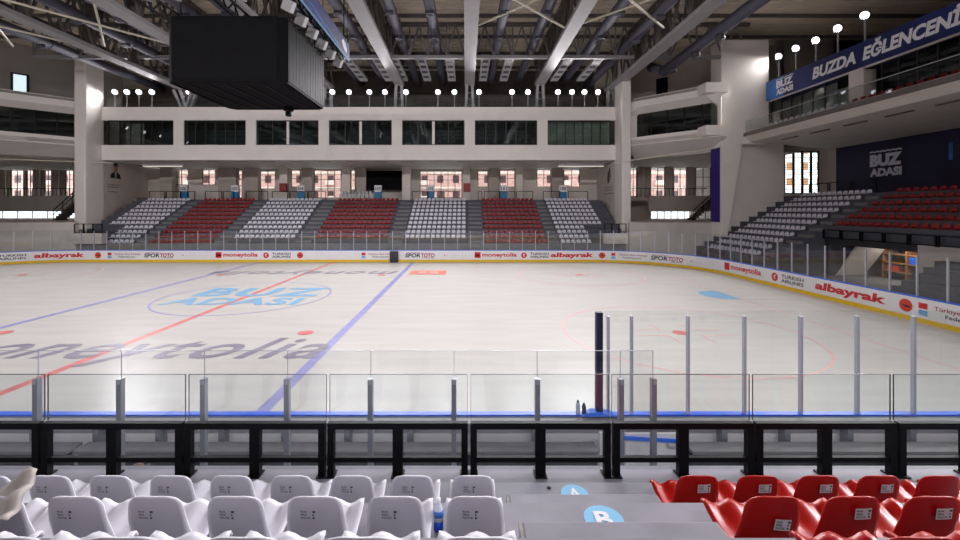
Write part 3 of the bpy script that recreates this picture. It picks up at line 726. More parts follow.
MB().box(pX(366.2,54.8),pX(402.3,54.8),54.8,54.9,pZ(190.4,54.8),pZ(170.7,54.8)).build('screen_frame', 'frame_dark', T)
# railings along the top of the far stand
for n, (a, b) in enumerate(((149,165),(166,195),(205,222),(223,234),(246,268),(272,326),(412,460),(478,482),(484,515),(516.5,533),(543,560),(568,588))):
    where = ['by the portrait wall','behind the first white block','behind the first red block','beside the second sign','behind the first aisle','behind the second white block','behind the middle white block','beside the red cabinet','behind the third red block','at the end of the third red block','behind the last white block','beside the last sign'][n]
    T = thing('concourse_railing', f'thin black frame railing on the far concourse {where}', 'railing', (pX(a,51.3),51.3,CONZ))
    xa, xb = pX(a,51.3), pX(b,51.3); n2 = max(1, round((xb-xa)/2.2))
    for i in range(n2): rail_frame(T, (xa+(xb-xa)*i/n2+.03,51.3,CONZ), (xa+(xb-xa)*(i+1)/n2-.03,51.3,CONZ), 1.05, .07, mid=False)
# block number signs
for n, (u, num) in enumerate(((184,'106'),(235,'105'),(301,'104'),(378,'103'),(431,'102'),(504,'101'),(563,'100'))):
    x = pX(u,51.5); T = thing('block_sign', f'blue box sign with white number panel, {words_n(n)} along the far concourse', 'sign', (x,51.5,CONZ), 'block number signs')
    MB().box(x-.42,x+.42,51.4,51.8,CONZ,CONZ+1.0).build('blue_base', 'kiosk_blue', T)
    pn = MB().box(x-.42,x+.42,51.4,51.8,CONZ+1.0,CONZ+1.8).build('number_panel', 'white_print', T)
    lettering(MB(), num, lambda a,z: (a,51.39,z), x-.32,x+.32,CONZ+1.2,CONZ+1.6,.02).build('number', 'ad_dark', pn)
for u in (283.5, 467): 
    p = px(u,187,52.8); T = thing('fire_cabinet', f'red fire hose cabinet on the pillar '+('behind the second white block' if u < 400 else 'above the middle aisle'), 'cabinet', p)
    MB().box(p.x-.42,p.x+.42,52.55,53,p.z-.6,p.z+.45).build('cabinet_box', 'fire_red', T, bevel=.02); dr = MB().box(p.x-.36,p.x+.36,52.53,52.56,p.z-.52,p.z+.38).build('cabinet_door', 'fire_red', T); MB().box(p.x+.24,p.x+.3,52.5,52.53,p.z-.15,p.z+.05).build('handle', 'steel_grey', dr)
T = thing('cloth_table', 'long table with white cloth and stacked items on the far concourse', 'table', (pX(357,52.4),52.4,CONZ))
MB().box(pX(340,52.4),pX(374,52.4),52,52.8,CONZ+.7,CONZ+.76).build('table_top', 'cloth_white', T)
for i in range(8):
    a = pX(340+4.25*i,52.4); MB().box(a+.04,a+.46,52,52.04,CONZ+.02,CONZ+.72).build('cloth_panel', 'cloth_white', T)
for i in range(9):
    x = pX(342+3.6*i, 52.4); hh = random.uniform(.15,.4)
    tag(MB().box(x-.15,x+.15,52.2,52.5,CONZ+.76,CONZ+.76+hh).build('parcel', random.choice(['cloth_white','grille_white','ad_sky']), None, bevel=.02), f'small pale parcel, {words_n(i)} along the white cloth table', 'parcel', 'parcels on the cloth table')
for (u0, u1, nm, lab) in ((558,604,'linear_lamp','slim white lamp bar below the soffit by the far white seats'),(143,183,'linear_lamp','slim white lamp bar below the soffit by the portrait wall')):
    T = thing(nm, lab, 'lamp', (pX((u0+u1)/2,46.5),46.5,9.6)); MB().box(pX(u0,46.5),pX(u1,46.5),46.4,46.6,9.55,9.75).build('lamp_housing', 'steel_white', T)
    MB().box(pX(u0,46.5)+.05,pX(u1,46.5)-.05,46.42,46.58,9.52,9.55).build('lamp_diffuser', 'tube_lens', T)
    for u in (u0+3, u1-3): MB().bar((pX(u,46.5),46.5,9.75),(pX(u,46.5),46.5,10.06),.03).build('hanger', 'steel_grey', T)
# pink buildings outside
T = thing('pink_building', 'pink brick apartment building seen through the concourse windows', 'building', (-12, 84, 0))
MB().box(-110,56,84,86,-.1,26).build('facade', 'brick_pink', T); MB().box(-110,56,83.2,84,-.1,5.0).build('bright_base_band', 'plinth_white', T)  # white base band added so the low corner glazing looks bright
for j in range(8): MB().box(-110,56,83.8,84.02,2.6+3.1*j,3.1+3.1*j).build('floor_band', 'brick_cream', T)
for i in range(52):
    for j in (2,3,4):
        x = -108+3.1*i; z = .3+3.1*j
        if i % 3 == 2: MB().box(x-.3,x+1.4,83.3,84,z+.1,z+1.0).build('balcony_panel', 'brick_cream', T)
        MB().box(x,x+1.2,83.93,84.01,z+.55,z+2.0).build('house_window', 'facade_glass', T)
T = thing('cream_building', 'cream apartment building seen through the slatted window', 'building', (72, 84, 0))
MB().box(56.5,95,84,86,-.1,26).build('facade', 'plinth_white', T)
for j in range(8): MB().box(56.5,95,83.7,84.02,2.6+3.1*j,3.0+3.1*j).build('floor_band', 'brick_cream', T)
for i in range(12):
    for j in (2,3,4): MB().box(57.5+3*i,58.7+3*i,83.9,84.01,3.4+3.1*j,4.9+3.1*j).build('house_window', 'wood', T)
# ------------------------------------------------------------------ corners beside the far front
MID = (16.2-39.5)/2
def corner(sg):
    rt = sg > 0
    def X(x): return x if rt else 2*MID-x
    XE = 32.6 if rt else 53.0
    YK = 56.0 if rt else 60.0
    side = 'beside the slim pier and purple strip' if rt else 'beside the pier near the portrait'
    # low wall, deck
    k = MB(); k.box(X(15.8 if rt else 14.4), X(46 if not rt else 24), 41, 41.3, 0, 3.54); k.box(X(17.1), X(XE), 41.3, YK, 3.2, 3.54)
    struct(k.build('wall_corner_low', 'corner_wall'), 'plain low wall in the rink corner '+side, 'wall')
    # upper slab with front parapet
    k = MB(); k.box(X(22.4 if rt else 18.5), X(XE-2), 52, 52.25, 4.57, 6.5); k.box(X(17.3), X(XE), 52.26, YK, 5.9, 6.3)
    struct(k.build('wall_gallery_parapet', 'wall_grey' if not rt else 'wall_taupe'), 'solid gallery parapet in the corner '+side, 'wall')
    T = thing('gallery_railing', 'black bar railing on the gallery '+side, 'railing', (X(26),52.1,6.5))
    MB().box(X(18.5),X(XE-3),52.08,52.16,7.35,7.43).build('top_rail', 'black_metal', T)
    for i in range(int((XE-21.5)*2)): x = X(18.5+.5*i); MB().box(x-.02,x+.02,52.1,52.14,6.5 if (18.5+.5*i > 22.4 or not rt) else 6.3,7.36).build('baluster', 'black_metal', T)
    # outer walls and glazing
    k = MB(); k.box(X(17.4),X(XE),YK,YK+.3,-.1,3.54); k.box(X(17.4),X(XE),YK,YK+.3,5.6,6.6); k.box(X(17.4),X(XE),YK,YK+.3,10.4,12)
    rng = ((630,637),(651,665),(674,687),(696,711)) if rt else ((10,23),(26,33),(44,51),(65,73))
    gl = sorted((pX(a,YK), pX(b,YK)) for a,b in rng); lo, hi = sorted((X(17.4), X(XE))); x = lo
    for (a, b) in gl: k.box(x, a, YK, YK+.3, 6.3, 10.5); x = b
    k.box(x, hi, YK, YK+.3, 6.3, 10.5)
    k.box(X(17.4),X(24.4 if rt else 19),YK,YK+.3,3.5,5.6)
    struct(k.build('wall_corner_back', 'wall_taupe'), 'taupe outer wall with tall windows in the corner '+side, 'wall')
    n0 = 30 if rt else 40
    for i, (a, b) in enumerate(gl): window(n0+i, a, b, YK+.1, 6.5, 10.4, 2, 3, 'tall narrow window of the corner gallery '+side)
    window(n0+6, *sorted((X(24.4 if rt else 19), X(XE))), YK+.1, 3.54, 5.7, 9 if rt else 16, 1, 'low bright glazing under the gallery '+side)
    for i, u in enumerate((640,667,689) if rt else (54,35,1)):
        x = pX(u,YK-.6)-.2; k = MB()
        for q in range(6): k.tube((x+.16*q,YK-.6,6.3),(x+.16*q,YK-.6,10.4),.1,6)
        tag(k.build('curtain', 'drape'), f'taupe curtain, {words_n(i)} from the pier, gallery {side}', 'curtain', 'gallery curtains')
    # stair silhouette
    x0 = 26.4 if rt else -47.9
    T = thing('gallery_stairs', 'dark open stairs with rail up to the gallery '+side, 'stairs', (x0,50,3.54))
    for i in range(11):
        MB().box(x0+.3*i, x0+.3*i+.34, 49.2, 50.6, 3.54+.27*i, 3.54+.27*(i+1)).build('stair_step', 'dark_brown', T)
    k = MB(); k.bar((x0,49.2,4.7),(x0+3.2,49.2,7.6),.08); k.bar((x0,49.2,4.2),(x0+3.2,49.2,7.1),.05)
    for i in (0,1.1,2.2,3.2): k.bar((x0+i,49.2,3.54+.27*i/.3),(x0+i,49.2,4.7+.906*i),.06)
    k.build('stair_rail', 'black_metal', T)
    # upper box: diagonal front with a chamfered opening
    P1, P2, P3 = Vector((X(17.0),45,0)), Vector((X(23.3),38.75,0)), Vector((X(23.9),38.75,0))
    L = (P2-P1).length; d = (P2-P1)/L; nrm = Vector((-d.y,d.x,0)); 
    if nrm.y > 0: nrm = -nrm
    back = -nrm
    f0 = lambda a, z: tuple(P1+d*a+Vector((0,0,z))); f1 = lambda a, z: tuple(P1+d*a+back*1.2+Vector((0,0,z)))
    zb, zt = 11.6, 16.4; a0, a1 = .0, L
    A_ = [(a0,zb),(a1/2,zb),(a1,zb),(a1,14.0),(a1,zt),(a0+.9,zt),(a0,zt-.5),(a0,13.5)]
    B_ = [(a0+.1,12.35),(a1/2,12.35),(a1-.25,12.35),(a1-.25,14.4),(a1-1.3,15.45),(a0+1.1,15.45),(a0+.1,14.7),(a0+.1,13.5)]
    C_ = [(a0+.75,12.5),(a1/2,12.5),(a1-.55,12.5),(a1-.55,14.45),(a1-.95,14.9),(a0+.9,14.9),(a0+.75,14.7),(a0+.75,13.5)]
    fd = lambda dep: (lambda a, z: tuple(P1+d*a+back*dep+Vector((0,0,z))))
    k = MB(); k.ring(A_, B_, fd(0), fd(.25))
    n0 = len(k.v); k.v += [fd(.0)(*p) for p in B_]+[fd(.95)(*p) for p in C_]
    for i in range(8): j = (i+1) % 8; k.f.append((n0+i, n0+j, n0+8+j, n0+8+i))
    B = k.build('wall_corner_front', 'wall_white'); struct(B, 'white faceted balcony front with a wide opening '+side, 'balcony front')
    q0, q1 = X(21.9), X(23.95)
    k = MB(); k.box(q0, q1, 38.7, 40.1, 15.5, zt+.02); k.build('upper_return_panel', 'wall_white', B)
    k = MB(); k.box(q0, q1, 38.7, 40.1, zb, 12.5); k.build('lower_return_panel', 'wall_white', B)
    k = MB(); k.hexa([f0(0,zb), f0(L,zb), P3+Vector((0,0,zb)), Vector((P3.x,58,zb)), f0(0,zb+.4), f0(L,zb+.4), P3+Vector((0,0,zb+.4)), Vector((P3.x,58,zb+.4))])
    k.hexa([(P1.x,45,zb),(P3.x,58,zb),(P1.x,58,zb),(P1.x,52,zb),(P1.x,45,zb+.4),(P3.x,58,zb+.4),(P1.x,58,zb+.4),(P1.x,52,zb+.4)])
    k.build('balcony_slab', 'wall_white', B)
    # sloping soffit below the front
    Q1, Q2, Q3 = P1+back*2.2, P2+back*1.5+Vector((0,2.0,0)), P3+Vector((0,3,0))
    k = MB(); zs = 10.5
    k.quad(P1+Vector((0,0,zb)), P2+Vector((0,0,zb)), Q2+Vector((0,0,zs)), Q1+Vector((0,0,zs)))
    k.quad(P2+Vector((0,0,zb)), P3+Vector((0,0,zb)), Q3+Vector((0,0,zs)), Q2+Vector((0,0,zs)))
    k.quad(Q1+Vector((0,0,zs)), Q2+Vector((0,0,zs)), Q3+Vector((0,0,zs)), Vector((Q1.x,60,zs)))
    k.quad(Q3+Vector((0,0,zs)), Vector((X(XE),Q3.y,zs)), Vector((X(XE),60,zs)), Vector((Q1.x,60,zs)))
    o = k.build('soffit', 'wall_white', B); sm = o.modifiers.new('thickness', 'SOLIDIFY'); sm.thickness = .12
    # room behind the opening
    c = (P1+P2)/2+back*5
    k = MB(); k.hexa([f1(-.5,zb+.4), f1(L,zb+.4), tuple(P2+back*8+Vector((0,0,zb+.4))), tuple(P1+back*8+Vector((0,0,zb+.4))), f1(-.5,zb+.45), f1(L,zb+.45), tuple(P2+back*8+Vector((0,0,zb+.45))), tuple(P1+back*8+Vector((0,0,zb+.45)))])
    k.bar(P1+back*6+Vector((0,0,14)), P2+back*6+Vector((0,0,14)), .2, 5); k.build('room_shell', 'dark_room', B)
    nwin = 5
    for i in range(nwin):
        b0, b1 = a0+.6+(a1-.8-a0)*i/nwin, a0+.6+(a1-.8-a0)*(i+1)/nwin
        q0, q1 = P1+d*b0+back*1.0, P1+d*b1+back*1.0
        k = MB(); k.bar(q0+Vector((0,0,13.7)), q1+Vector((0,0,13.7)), .03, 2.4); k.build('pane', 'tint_glass', B)
        k = MB(); k.bar(q1+Vector((0,0,12.4)), q1+Vector((0,0,14.95)), .09); k.build('mullion', 'frame_dark', B)
    # upper wall behind, up to the roof
    k = MB(); E1, E2 = P1+back*5+d*-3.5, P2+back*5+d*(-.6 if rt else 3)
    k.bar(E1+Vector((0,0,18.6)), E2+Vector((0,0,18.6)), .2, 8); 
    struct(k.build('wall_corner_upper', 'wall_grey' if not rt else 'wall_taupe'), 'grey upper wall below the roof '+side, 'wall')
    k = MB(); k.hexa([f0(0,zt-.3), f0(L,zt-.3), tuple(E2+Vector((0,0,zt-.3))), tuple(E1+Vector((0,0,zt-.3))), f0(0,zt-.05), f0(L,zt-.05), tuple(E2+Vector((0,0,zt-.05))), tuple(E1+Vector((0,0,zt-.05)))])
    k.build('box_roof', 'wall_grey', B)
    return P1, P2, d, back
cr = corner(1); cl = corner(-1)
# bright window / dark door in the upper corner walls
P1, P2, d, back = cl
e = P1+back*4.85+d*5.0
T = thing('window_60', 'small bright upright window in the grey upper corner wall', 'window', tuple(e+Vector((0,0,17))), kind='structure')
k = MB(); f0 = lambda a,z: tuple(e+d*a+Vector((0,0,z))); f1 = lambda a,z: tuple(e+d*a-back*.12+Vector((0,0,z)))
k.ring([(-.68,17.15),(.68,17.15),(.68,19.2),(-.68,19.2)], [(-.48,17.3),(.48,17.3),(.48,19.05),(-.48,19.05)], f0, f1); k.build('window_frame', 'navy_pad', T)
mat('lit_window', (220,236,240), emit=.8, ecol=(214,234,240)); k = MB(); flat(k, lambda a,z: tuple(e+d*a-back*.05+Vector((0,0,z))), -.48,.48,17.3,19.05); k.build('pane', 'lit_window', T)
P1, P2, d, back = cr
e = P1+back*4.85+d*1.9
T = thing('door_1', 'narrow dark door in the upper corner wall beside a ventilation pipe', 'door', tuple(e+Vector((0,0,17))), kind='structure')
k = MB(); k.bar(e+d*-.6+Vector((0,0,18.0)), e+d*.6+Vector((0,0,18.0)), .12, 2.8); k.build('door_leaf', 'black_metal', T)
# landings with small railings at the ends of the far stand
for (a, b, lab) in ((-37.9,-35.0,'beside the portrait pier'),(13.3,15.6,'beside the slim pier')):
    k = MB(); k.box(a, b, 40.7, 41.3, 1.5, 2.5); L_ = k.build('landing', 'corner_wall'); tag(L_, 'pale landing block at the end of the far stand '+lab, 'landing', kind='structure')
    T = thing('landing_railing', 'small black railing on the landing '+lab, 'railing', (a,40.95,2.5))
    n = 3
    for i in range(n): rail_frame(T, (a+.1+(b-a-.2)*i/n,40.95,2.5), (a+.05+(b-a-.2)*(i+1)/n,40.95,2.5), .9, .07)
# ------------------------------------------------------------------ right pier, balcony, mural
k = MB(); k.box(23.8,28.2,39.5,41.2,10.9,20.6); k.hexa([(23.8,39.5,0),(24.0,39.5,0),(24.0,41.2,0),(23.8,41.2,0),(23.8,39.5,10.9),(25.75,39.5,10.9),(25.75,41.2,10.9),(23.8,41.2,10.9)])
k.box(23.9,30.5,40.7,41.1,0,11.7)
struct(k.build('wall_right_pier', 'wall_white'), 'broad white pier wall beside the end stand', 'wall')
T = thing('purple_strip', 'tall narrow purple banner on the side of the white pier', 'banner', (23.77,40.3,3))
MB().box(23.72,23.78,39.7,41.1,pZ(222,40),pZ(148,40)).build('banner_cloth', 'purple', T); MB().tube((23.75,39.65,pZ(148,40)),(23.75,41.15,pZ(148,40)),.04).build('banner_rod', 'steel_grey', T)
XBAL, ZBAL = 25.9, 11.6
k = MB(); k.box(XBAL, 38, 4, 39.5, ZBAL, ZBAL+.3); BAL = k.build('balcony_right', 'wall_warm'); struct(BAL, 'upper balcony slab above the end stand', 'balcony')
MB().box(XBAL-.06, XBAL+.02, 4, 39.5, ZBAL-.02, ZBAL+.32).build('edge_strip', 'steel_dark', BAL)
k = MB(); k.hexa([(26.5,4,11.1),(38,4,10.9),(38,43.5,10.9),(26.5,39.5,11.1),(XBAL,4,ZBAL),(38,4,ZBAL),(38,43.5,ZBAL),(XBAL,39.5,ZBAL)]); k.build('soffit', 'wall_warm', BAL)
for i in range(7):
    y = 37-3.1*i; MB().box(28.2,28.35,y-.9,y+.9,11.0,11.09).build('soffit_slot', 'slot_dark', BAL); 
T = thing('balcony_glass', 'frameless glass balustrade along the upper balcony edge', 'balustrade', (XBAL,20,ZBAL+.3))
for i in range(15):
    y = 39.4-1.8*i; MB().box(XBAL+.06,XBAL+.08,y-1.78,y,ZBAL+.3,ZBAL+1.35).build('glass_pane', 'clear_glass', T)
MB().box(XBAL+.04,XBAL+.10,12.4,39.4,ZBAL+1.33,ZBAL+1.37).build('hand_rail', 'alu_light', T)
MB().box(26.35,27.3,14,39.4,ZBAL+.3,ZBAL+.5).build('seat_step', 'wall_warm', BAL)
for j in range(14): far_seat('white', (26.75,37.9-.6*j,ZBAL+.5), -PI/2, f'small white balcony seat behind glass, {words_n(j)} from the white pier', 'white balcony seats')
for j in range(11): far_seat('red', (26.75,29.2-.6*j,ZBAL+.5), -PI/2, f'small red balcony seat behind glass, {words_n(j)} from the white balcony seats', 'red balcony seats')
# upper storey front with banner
XU = 28.3
k = MB(); k.box(XU,XU+.4,4,39.5,14.8,16.5); k.box(XU+3,XU+3.2,4,39.5,11.9,16.5); k.box(XU,38,4,39.5,16.2,16.5); k.box(XU-.1,XU+.8,yX(850,XU),yX(865,XU),11.9,16.5)
WR = k.build('wall_right', 'wall_warm'); struct(WR, 'upper storey front above the balcony', 'wall')
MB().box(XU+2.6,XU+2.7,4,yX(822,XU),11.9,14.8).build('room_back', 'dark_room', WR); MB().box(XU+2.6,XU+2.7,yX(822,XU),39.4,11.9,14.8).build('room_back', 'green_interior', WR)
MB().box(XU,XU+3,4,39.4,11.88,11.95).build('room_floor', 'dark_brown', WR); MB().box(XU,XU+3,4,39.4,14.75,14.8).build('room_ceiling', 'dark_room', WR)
T = thing('window_61', 'dark glazed storey front behind the balcony seats', 'window', (XU,30,11.9), kind='structure')
for i in range(22):
    y = 39.3-1.15*i
    if yX(867,XU) < y < yX(848,XU)+1: continue
    MB().box(XU+.1,XU+.12,y-1.12,y,11.95,14.78).build('pane', 'tint_glass', T); MB().box(XU+.06,XU+.16,y-.04,y+.04,11.95,14.78).build('mullion', 'frame_dark', T)
XN = 27.7
T = thing('long_banner', 'long blue banner with white lettering above the upper balcony', 'banner', (XN,30,14.6))
cl_ = MB().box(XN,XN+.04,14,39.1,14.75,16.5).build('banner_cloth', 'banner_blue', T)
MB().box(XN-.008,XN,37.0,39.1,14.75,16.5).build('light_end_panel', 'banner_sky', cl_)
bn = lambda a, z: (XN-.02, 39.1-a, z)       # a runs from the pier towards the viewer
lettering(MB(), 'BUZ', bn, 1.25,3.2,15.55,16.2,.06).build('logo_lettering', 'white_print', cl_)
lettering(MB(), 'ADASI', bn, 1.25,3.2,14.95,15.45,.06).build('logo_lettering', 'white_print', cl_)
k = MB()
for i in range(8): k.bar(bn(1.25+.25*i,16.28+.05*(i%2)), bn(1.5+.25*i,16.28+.05*((i+1)%2)), .02, .06)
k.build('logo_wave', 'white_print', cl_)
lettering(MB(), 'BUZDA', bn, 5.2,9.0,15.15,16.08,.045,.18).build('banner_lettering', 'white_print', cl_)
lettering(MB(), 'EĞLENCENİN', bn, 9.5,16.3,15.15,16.36,.045,.18).build('banner_lettering', 'white_print', cl_)
for y in (38.8,36,33,30,27,24,21,18): MB().bar((XN+.04,y,16.3),(XU,y,16.3),.05).build('banner_bracket', 'steel_grey', T)
# mural wall and window at the top of the end stand
XM = 37.0
k = MB(); k.box(XM+.1,XM+.4,4,43.6,5,11.0); struct(k.build('wall_mural', 'wall_warm'), 'back wall of the end concourse', 'wall')
T = thing('navy_mural', 'navy wall mural with pale lettering above the end stand', 'mural', (XM,30,6.3))
cl_ = MB().box(XM,XM+.1,6,42.4,6.2,10.95).build('mural_sheet', 'mural_navy', T)
mn = lambda a, z: (XM-.02, 42.4-a, z)
am = lambda u: 42.4-yX(u,XM)
lettering(MB(), 'BUZ', mn, am(870),am(902),8.65,9.75,.07).build('mural_lettering', 'mural_print', cl_)
lettering(MB(), 'ADASI', mn, am(870),am(902),7.75,8.5,.06).build('mural_lettering', 'mural_print', cl_)
k = MB(); n = 12
for i in range(n):
    A = am(870)+(am(902)-am(870))*i/n; Bq = am(870)+(am(902)-am(870))*(i+1)/n; k.bar(mn(A,9.95+.08*(i%2)), mn(Bq,9.95+.08*((i+1)%2)), .03, .12)
k.build('mural_wave', 'mural_print', cl_)
MB().box(XM-.02,XM,yX(953,XM),yX(949,XM),8.6,9.9).build('mural_mark', 'banner_sky', cl_)
k = MB(); k.box(30.5,32.7,43.5,43.8,5,11.2); k.box(36.3,37.4,43.5,43.8,5,11.2); k.box(32.7,36.3,43.5,43.8,5,6.4); k.box(32.7,36.3,43.5,43.8,10.8,11.2)
struct(k.build('wall_right_back', 'wall_warm'), 'pale return wall with a slatted window beside the mural', 'wall')
T = window(62, 32.7, 36.3, 43.6, 6.4, 10.8, 4, 1, 'tall window with horizontal slat blinds beside the navy mural', .12)
for i in range(17): MB().box(32.8,36.2,43.5,43.54,6.6+.25*i,6.6+.25*i+.055).build('blind_slat', 'frame_dark', T)
for i in range(1,4): MB().box(32.7+.9*i-.09,32.7+.9*i+.09,43.44,43.56,6.4,10.8).build('window_post', 'frame_dark', T)
T = thing('concourse_railing', 'black railing above the top white row of the end stand', 'railing', (31.7,37,6.12))
for i in range(3): rail_frame(T, (31.75,39.2-2.2*i,6.12),(31.75,37.2-2.2*i,6.12),1.0,.07,mid=False)
# safety net cables
for (p, q, lab) in ((px(613,163,44), px(743,144,39.3), 'thin pale cable strung from the slim pier to the white pier'),(px(113,163,45.5), px(-14,158.5,41), 'thin pale cable strung past the pier near the portrait')):
    tag(MB().tube(p,q,.045,6).build('safety_cable', 'rod_cream'), lab, 'cable')
# ------------------------------------------------------------------ roof
ZR = 22.3
k = MB(); y = -14.0; p = .6
prof = []
while y < 62:
    prof += [(y,ZR),(y+.32,ZR),(y+.38,ZR+.1),(y+.54,ZR+.1)]; y += p
for a, b in zip(prof, prof[1:]):
    k.quad((-80,a[0],a[1]),(50,a[0],a[1]),(50,b[0],b[1]),(-80,b[0],b[1]))
CE = k.build('ceiling', 'roof_deck'); struct(CE, 'tan ribbed metal roof deck', 'ceiling')
MB().box(-80,50,-14,62,ZR+.2,ZR+.4).build('roof_cover', 'steel_dark', CE)
beams = [(-31.2,18.0),(-23.35,18.0),(-15.45,18.4),(-7.5,18.8),(.4,18.8),(8.3,18.8),(16.2,18.1)]
bl = ['outermost, behind the dark ducts','second, passing behind the hanging scoreboard corner','hidden mostly by the scoreboard','beside the blue hanging banner','in the middle of the roof','meeting the first crossed rods','above the slim pier']
YE = 48.0
for (x, z), lab in zip(beams, bl):
    T = thing('roof_truss', 'long roof truss with pale boxed bottom chord, '+lab, 'roof truss', (x,YE,z), 'roof trusses', 'structure')
    MB().box(x-.54,x+.54,-2,YE,z,z+.32).build('bottom_chord', 'steel_white', T)
    MB().box(x-.3,x+.3,-2,YE+2,ZR-.5,ZR-.05).build('top_chord', 'steel_dark', T)
    n = 17; st = (YE-4)/n
    for i in range(n):
        y0 = 4+st*i; k = MB()
        for sx in (-.42,.42):
            k.bar((x+sx,y0,z+.3),(x+sx*.5,y0+st/2,ZR-.4),.16); k.bar((x+sx*.5,y0+st/2,ZR-.4),(x+sx,y0+st,z+.3),.16)
        k.build('web_member', 'steel_dark', T)
        if i % 2 == 0: MB().box(x-.45,x+.45,y0-.1,y0+.1,z+.3,ZR-.4).build('web_plate', 'steel_dark', T)
    zt = ZT
    for sx in (-.42,.42):
        MB().bar((x+sx*1.0,47.4,zt),(x+sx*.7,47.5,z+.1),.3).build('support_leg', 'steel_white', T)
    for j in range(3): MB().box(x-.4,x+.4,47.4,47.5,zt+.5+.7*j,zt+.6+.7*j).build('leg_tie', 'steel_grey', T)
    if x == -31.2:
        for (xa, xb) in ((-32.2,-31.4),(-31.5,-30.9),(-30.2,-30.9),(-29.6,-30.4)): MB().bar((xb,46.9,zt),(xa,46.7,z),.28).build('support_leg', 'steel_white', T)
# cross trusses
for cy, lab in ((39.7,'over the far part of the ice'),(26.5,'over the middle of the ice'),(13,'over the near part of the ice')):
    T = thing('cross_truss', 'dark steel cross truss running between the roof beams '+lab, 'roof truss', (-11,cy,19), 'cross trusses', 'structure')
    xs = [-41]+[b[0] for b in beams]+[27]
    for a, b in zip(xs, xs[1:]):
        za = 18.9
        MB().box(a+.5,b-.5,cy-.15,cy+.15,za,za+.3).build('lower_chord', 'steel_grey', T)
        MB().box(a+.5,b-.5,cy-.15,cy+.15,ZR-.35,ZR-.05).build('upper_chord', 'steel_dark', T)
        n = 4
        for i in range(n):
            x0 = a+.5+(b-a-1)*i/n; x1 = a+.5+(b-a-1)*(i+1)/n; xm = (x0+x1)/2; k = MB()
            k.bar((x0,cy,za+.3),(xm,cy,ZR-.3),.14); k.bar((xm,cy,ZR-.3),(x1,cy,za+.3),.14); k.bar((x0,cy,za+.3),(x0,cy,ZR-.3),.12)
            k.build('web_member', 'steel_grey', T)
for n in range(14):   # purlins
    y = -8+4.6*n
    if abs(y-39.7) < 1: continue
    o = MB().box(-60,45,y-.12,y+.12,ZR-.28,ZR-.02).build('purlin', 'steel_dark', CE)
# crossed rods
rn = 0
for a, b in ((.4,8.3),(8.3,16.2),(-7.5,.4),(-15.45,-7.5),(-31.2,-23.35),(-39,-31.2)):
    for fl in (0, 1):
        if a == -7.5 or a == -15.45: ya, yb = 26.7, 20
        elif a < -20: ya, yb = 36, 27
        else: ya, yb = 33.7, 26.7
        z = 19.25 if a > -20 else 18.5
        p, q = ((a+.5,ya,z),(b-.5,yb,z)) if fl else ((a+.5,yb,z),(b-.5,ya,z)); q = (q[0],q[1],q[2]+.18*fl); p = (p[0],p[1],p[2]+.18*fl)
        tag(MB().tube(p,q,.085,8).build('brace_rod', 'rod_cream'), f'cream diagonal brace rod, {words_n(rn)} under the roof between two trusses', 'brace rod', 'roof brace rods', 'structure'); rn += 1
# ducts
ducts = [(-36.5,19.3),(-33.6,19.4),(-29.2,19.4),(-26.0,19.5),(-21,19.8),(-18,19.9),(-12.6,20),(-9.6,20),(-5.75,20),(-2.7,20),(2.9,20),(6.2,20),(11.6,20),(14.6,19.7)]
for n, (x, z) in enumerate(ducts):
    T = thing('air_duct', f'long grey round air duct with nozzles, {words_n(n)} across the roof', 'air duct', (x,30,z), 'round air ducts')
    MB().tube((x,0,z),(x,51,z),.42,16).build('duct_tube', 'duct', T, True)
    for q in range(8):
        y = 4.2+4.6*q
        k = MB(); k.tube((x,y,z-.3),(x,y,z-.62),.3,14,.34); nz_ = k.build('nozzle', 'duct', T, True)
        k = MB(); disc(k, lambda a,b: (a,b,z-.63), x, y, .34, 16, .22); k.build('nozzle_ring', 'duct_ring', nz_)
        MB().tube((x,y+.6,z),(x,y+.68,z),.44,16).build('duct_band', 'duct_ring', T)
        MB().bar((x,y+.64,z+.4),(x,y+.64,ZR-.05),.03).build('hanger', 'steel_grey', T)
T = thing('air_duct', 'dark round duct with an elbow beside the upper corner wall', 'air duct', (19.5,30,18.2), 'round air ducts')
p1 = px(663,72,41); p2 = px(800,-30,24)
k = MB(); k.tube(p1,p2,.45,16); k.tube(p1+Vector((0,0,.1)),p1+Vector((-.2,2.2,1.2)),.45,16); k.build('duct_tube', 'duct', T, True)
for t_ in (.12,.35,.55): 
    c = p1.lerp(p2,t_); MB().tube(c-Vector((0,0,.3)),c-Vector((0,0,.75)),.3,14,.34).build('nozzle', 'duct_ring', T, True)
# grille boxes beyond the far cross truss
for n, u in enumerate((357,384,400,425,451,484,506,560,588)):
    x = pX(u,44.5); T = thing('grille_box', f'flat pale air grille box, {words_n(n)} behind the far cross truss', 'air grille', (x,44,19.2), 'flat air grille boxes')
    MB().box(x-.42,x+.42,40.3,47.6,19.2,19.5).build('box_duct', 'grille_white', T)
    for q in range(4):
        y = 41.2+1.6*q; MB().box(x-.28,x+.28,y-.35,y+.35,19.17,19.2).build('grille', 'duct_ring', T)
    for y in (40.6,47.2): MB().bar((x,y,19.5),(x,y,ZR-.05),.04).build('hanger', 'steel_grey', T)
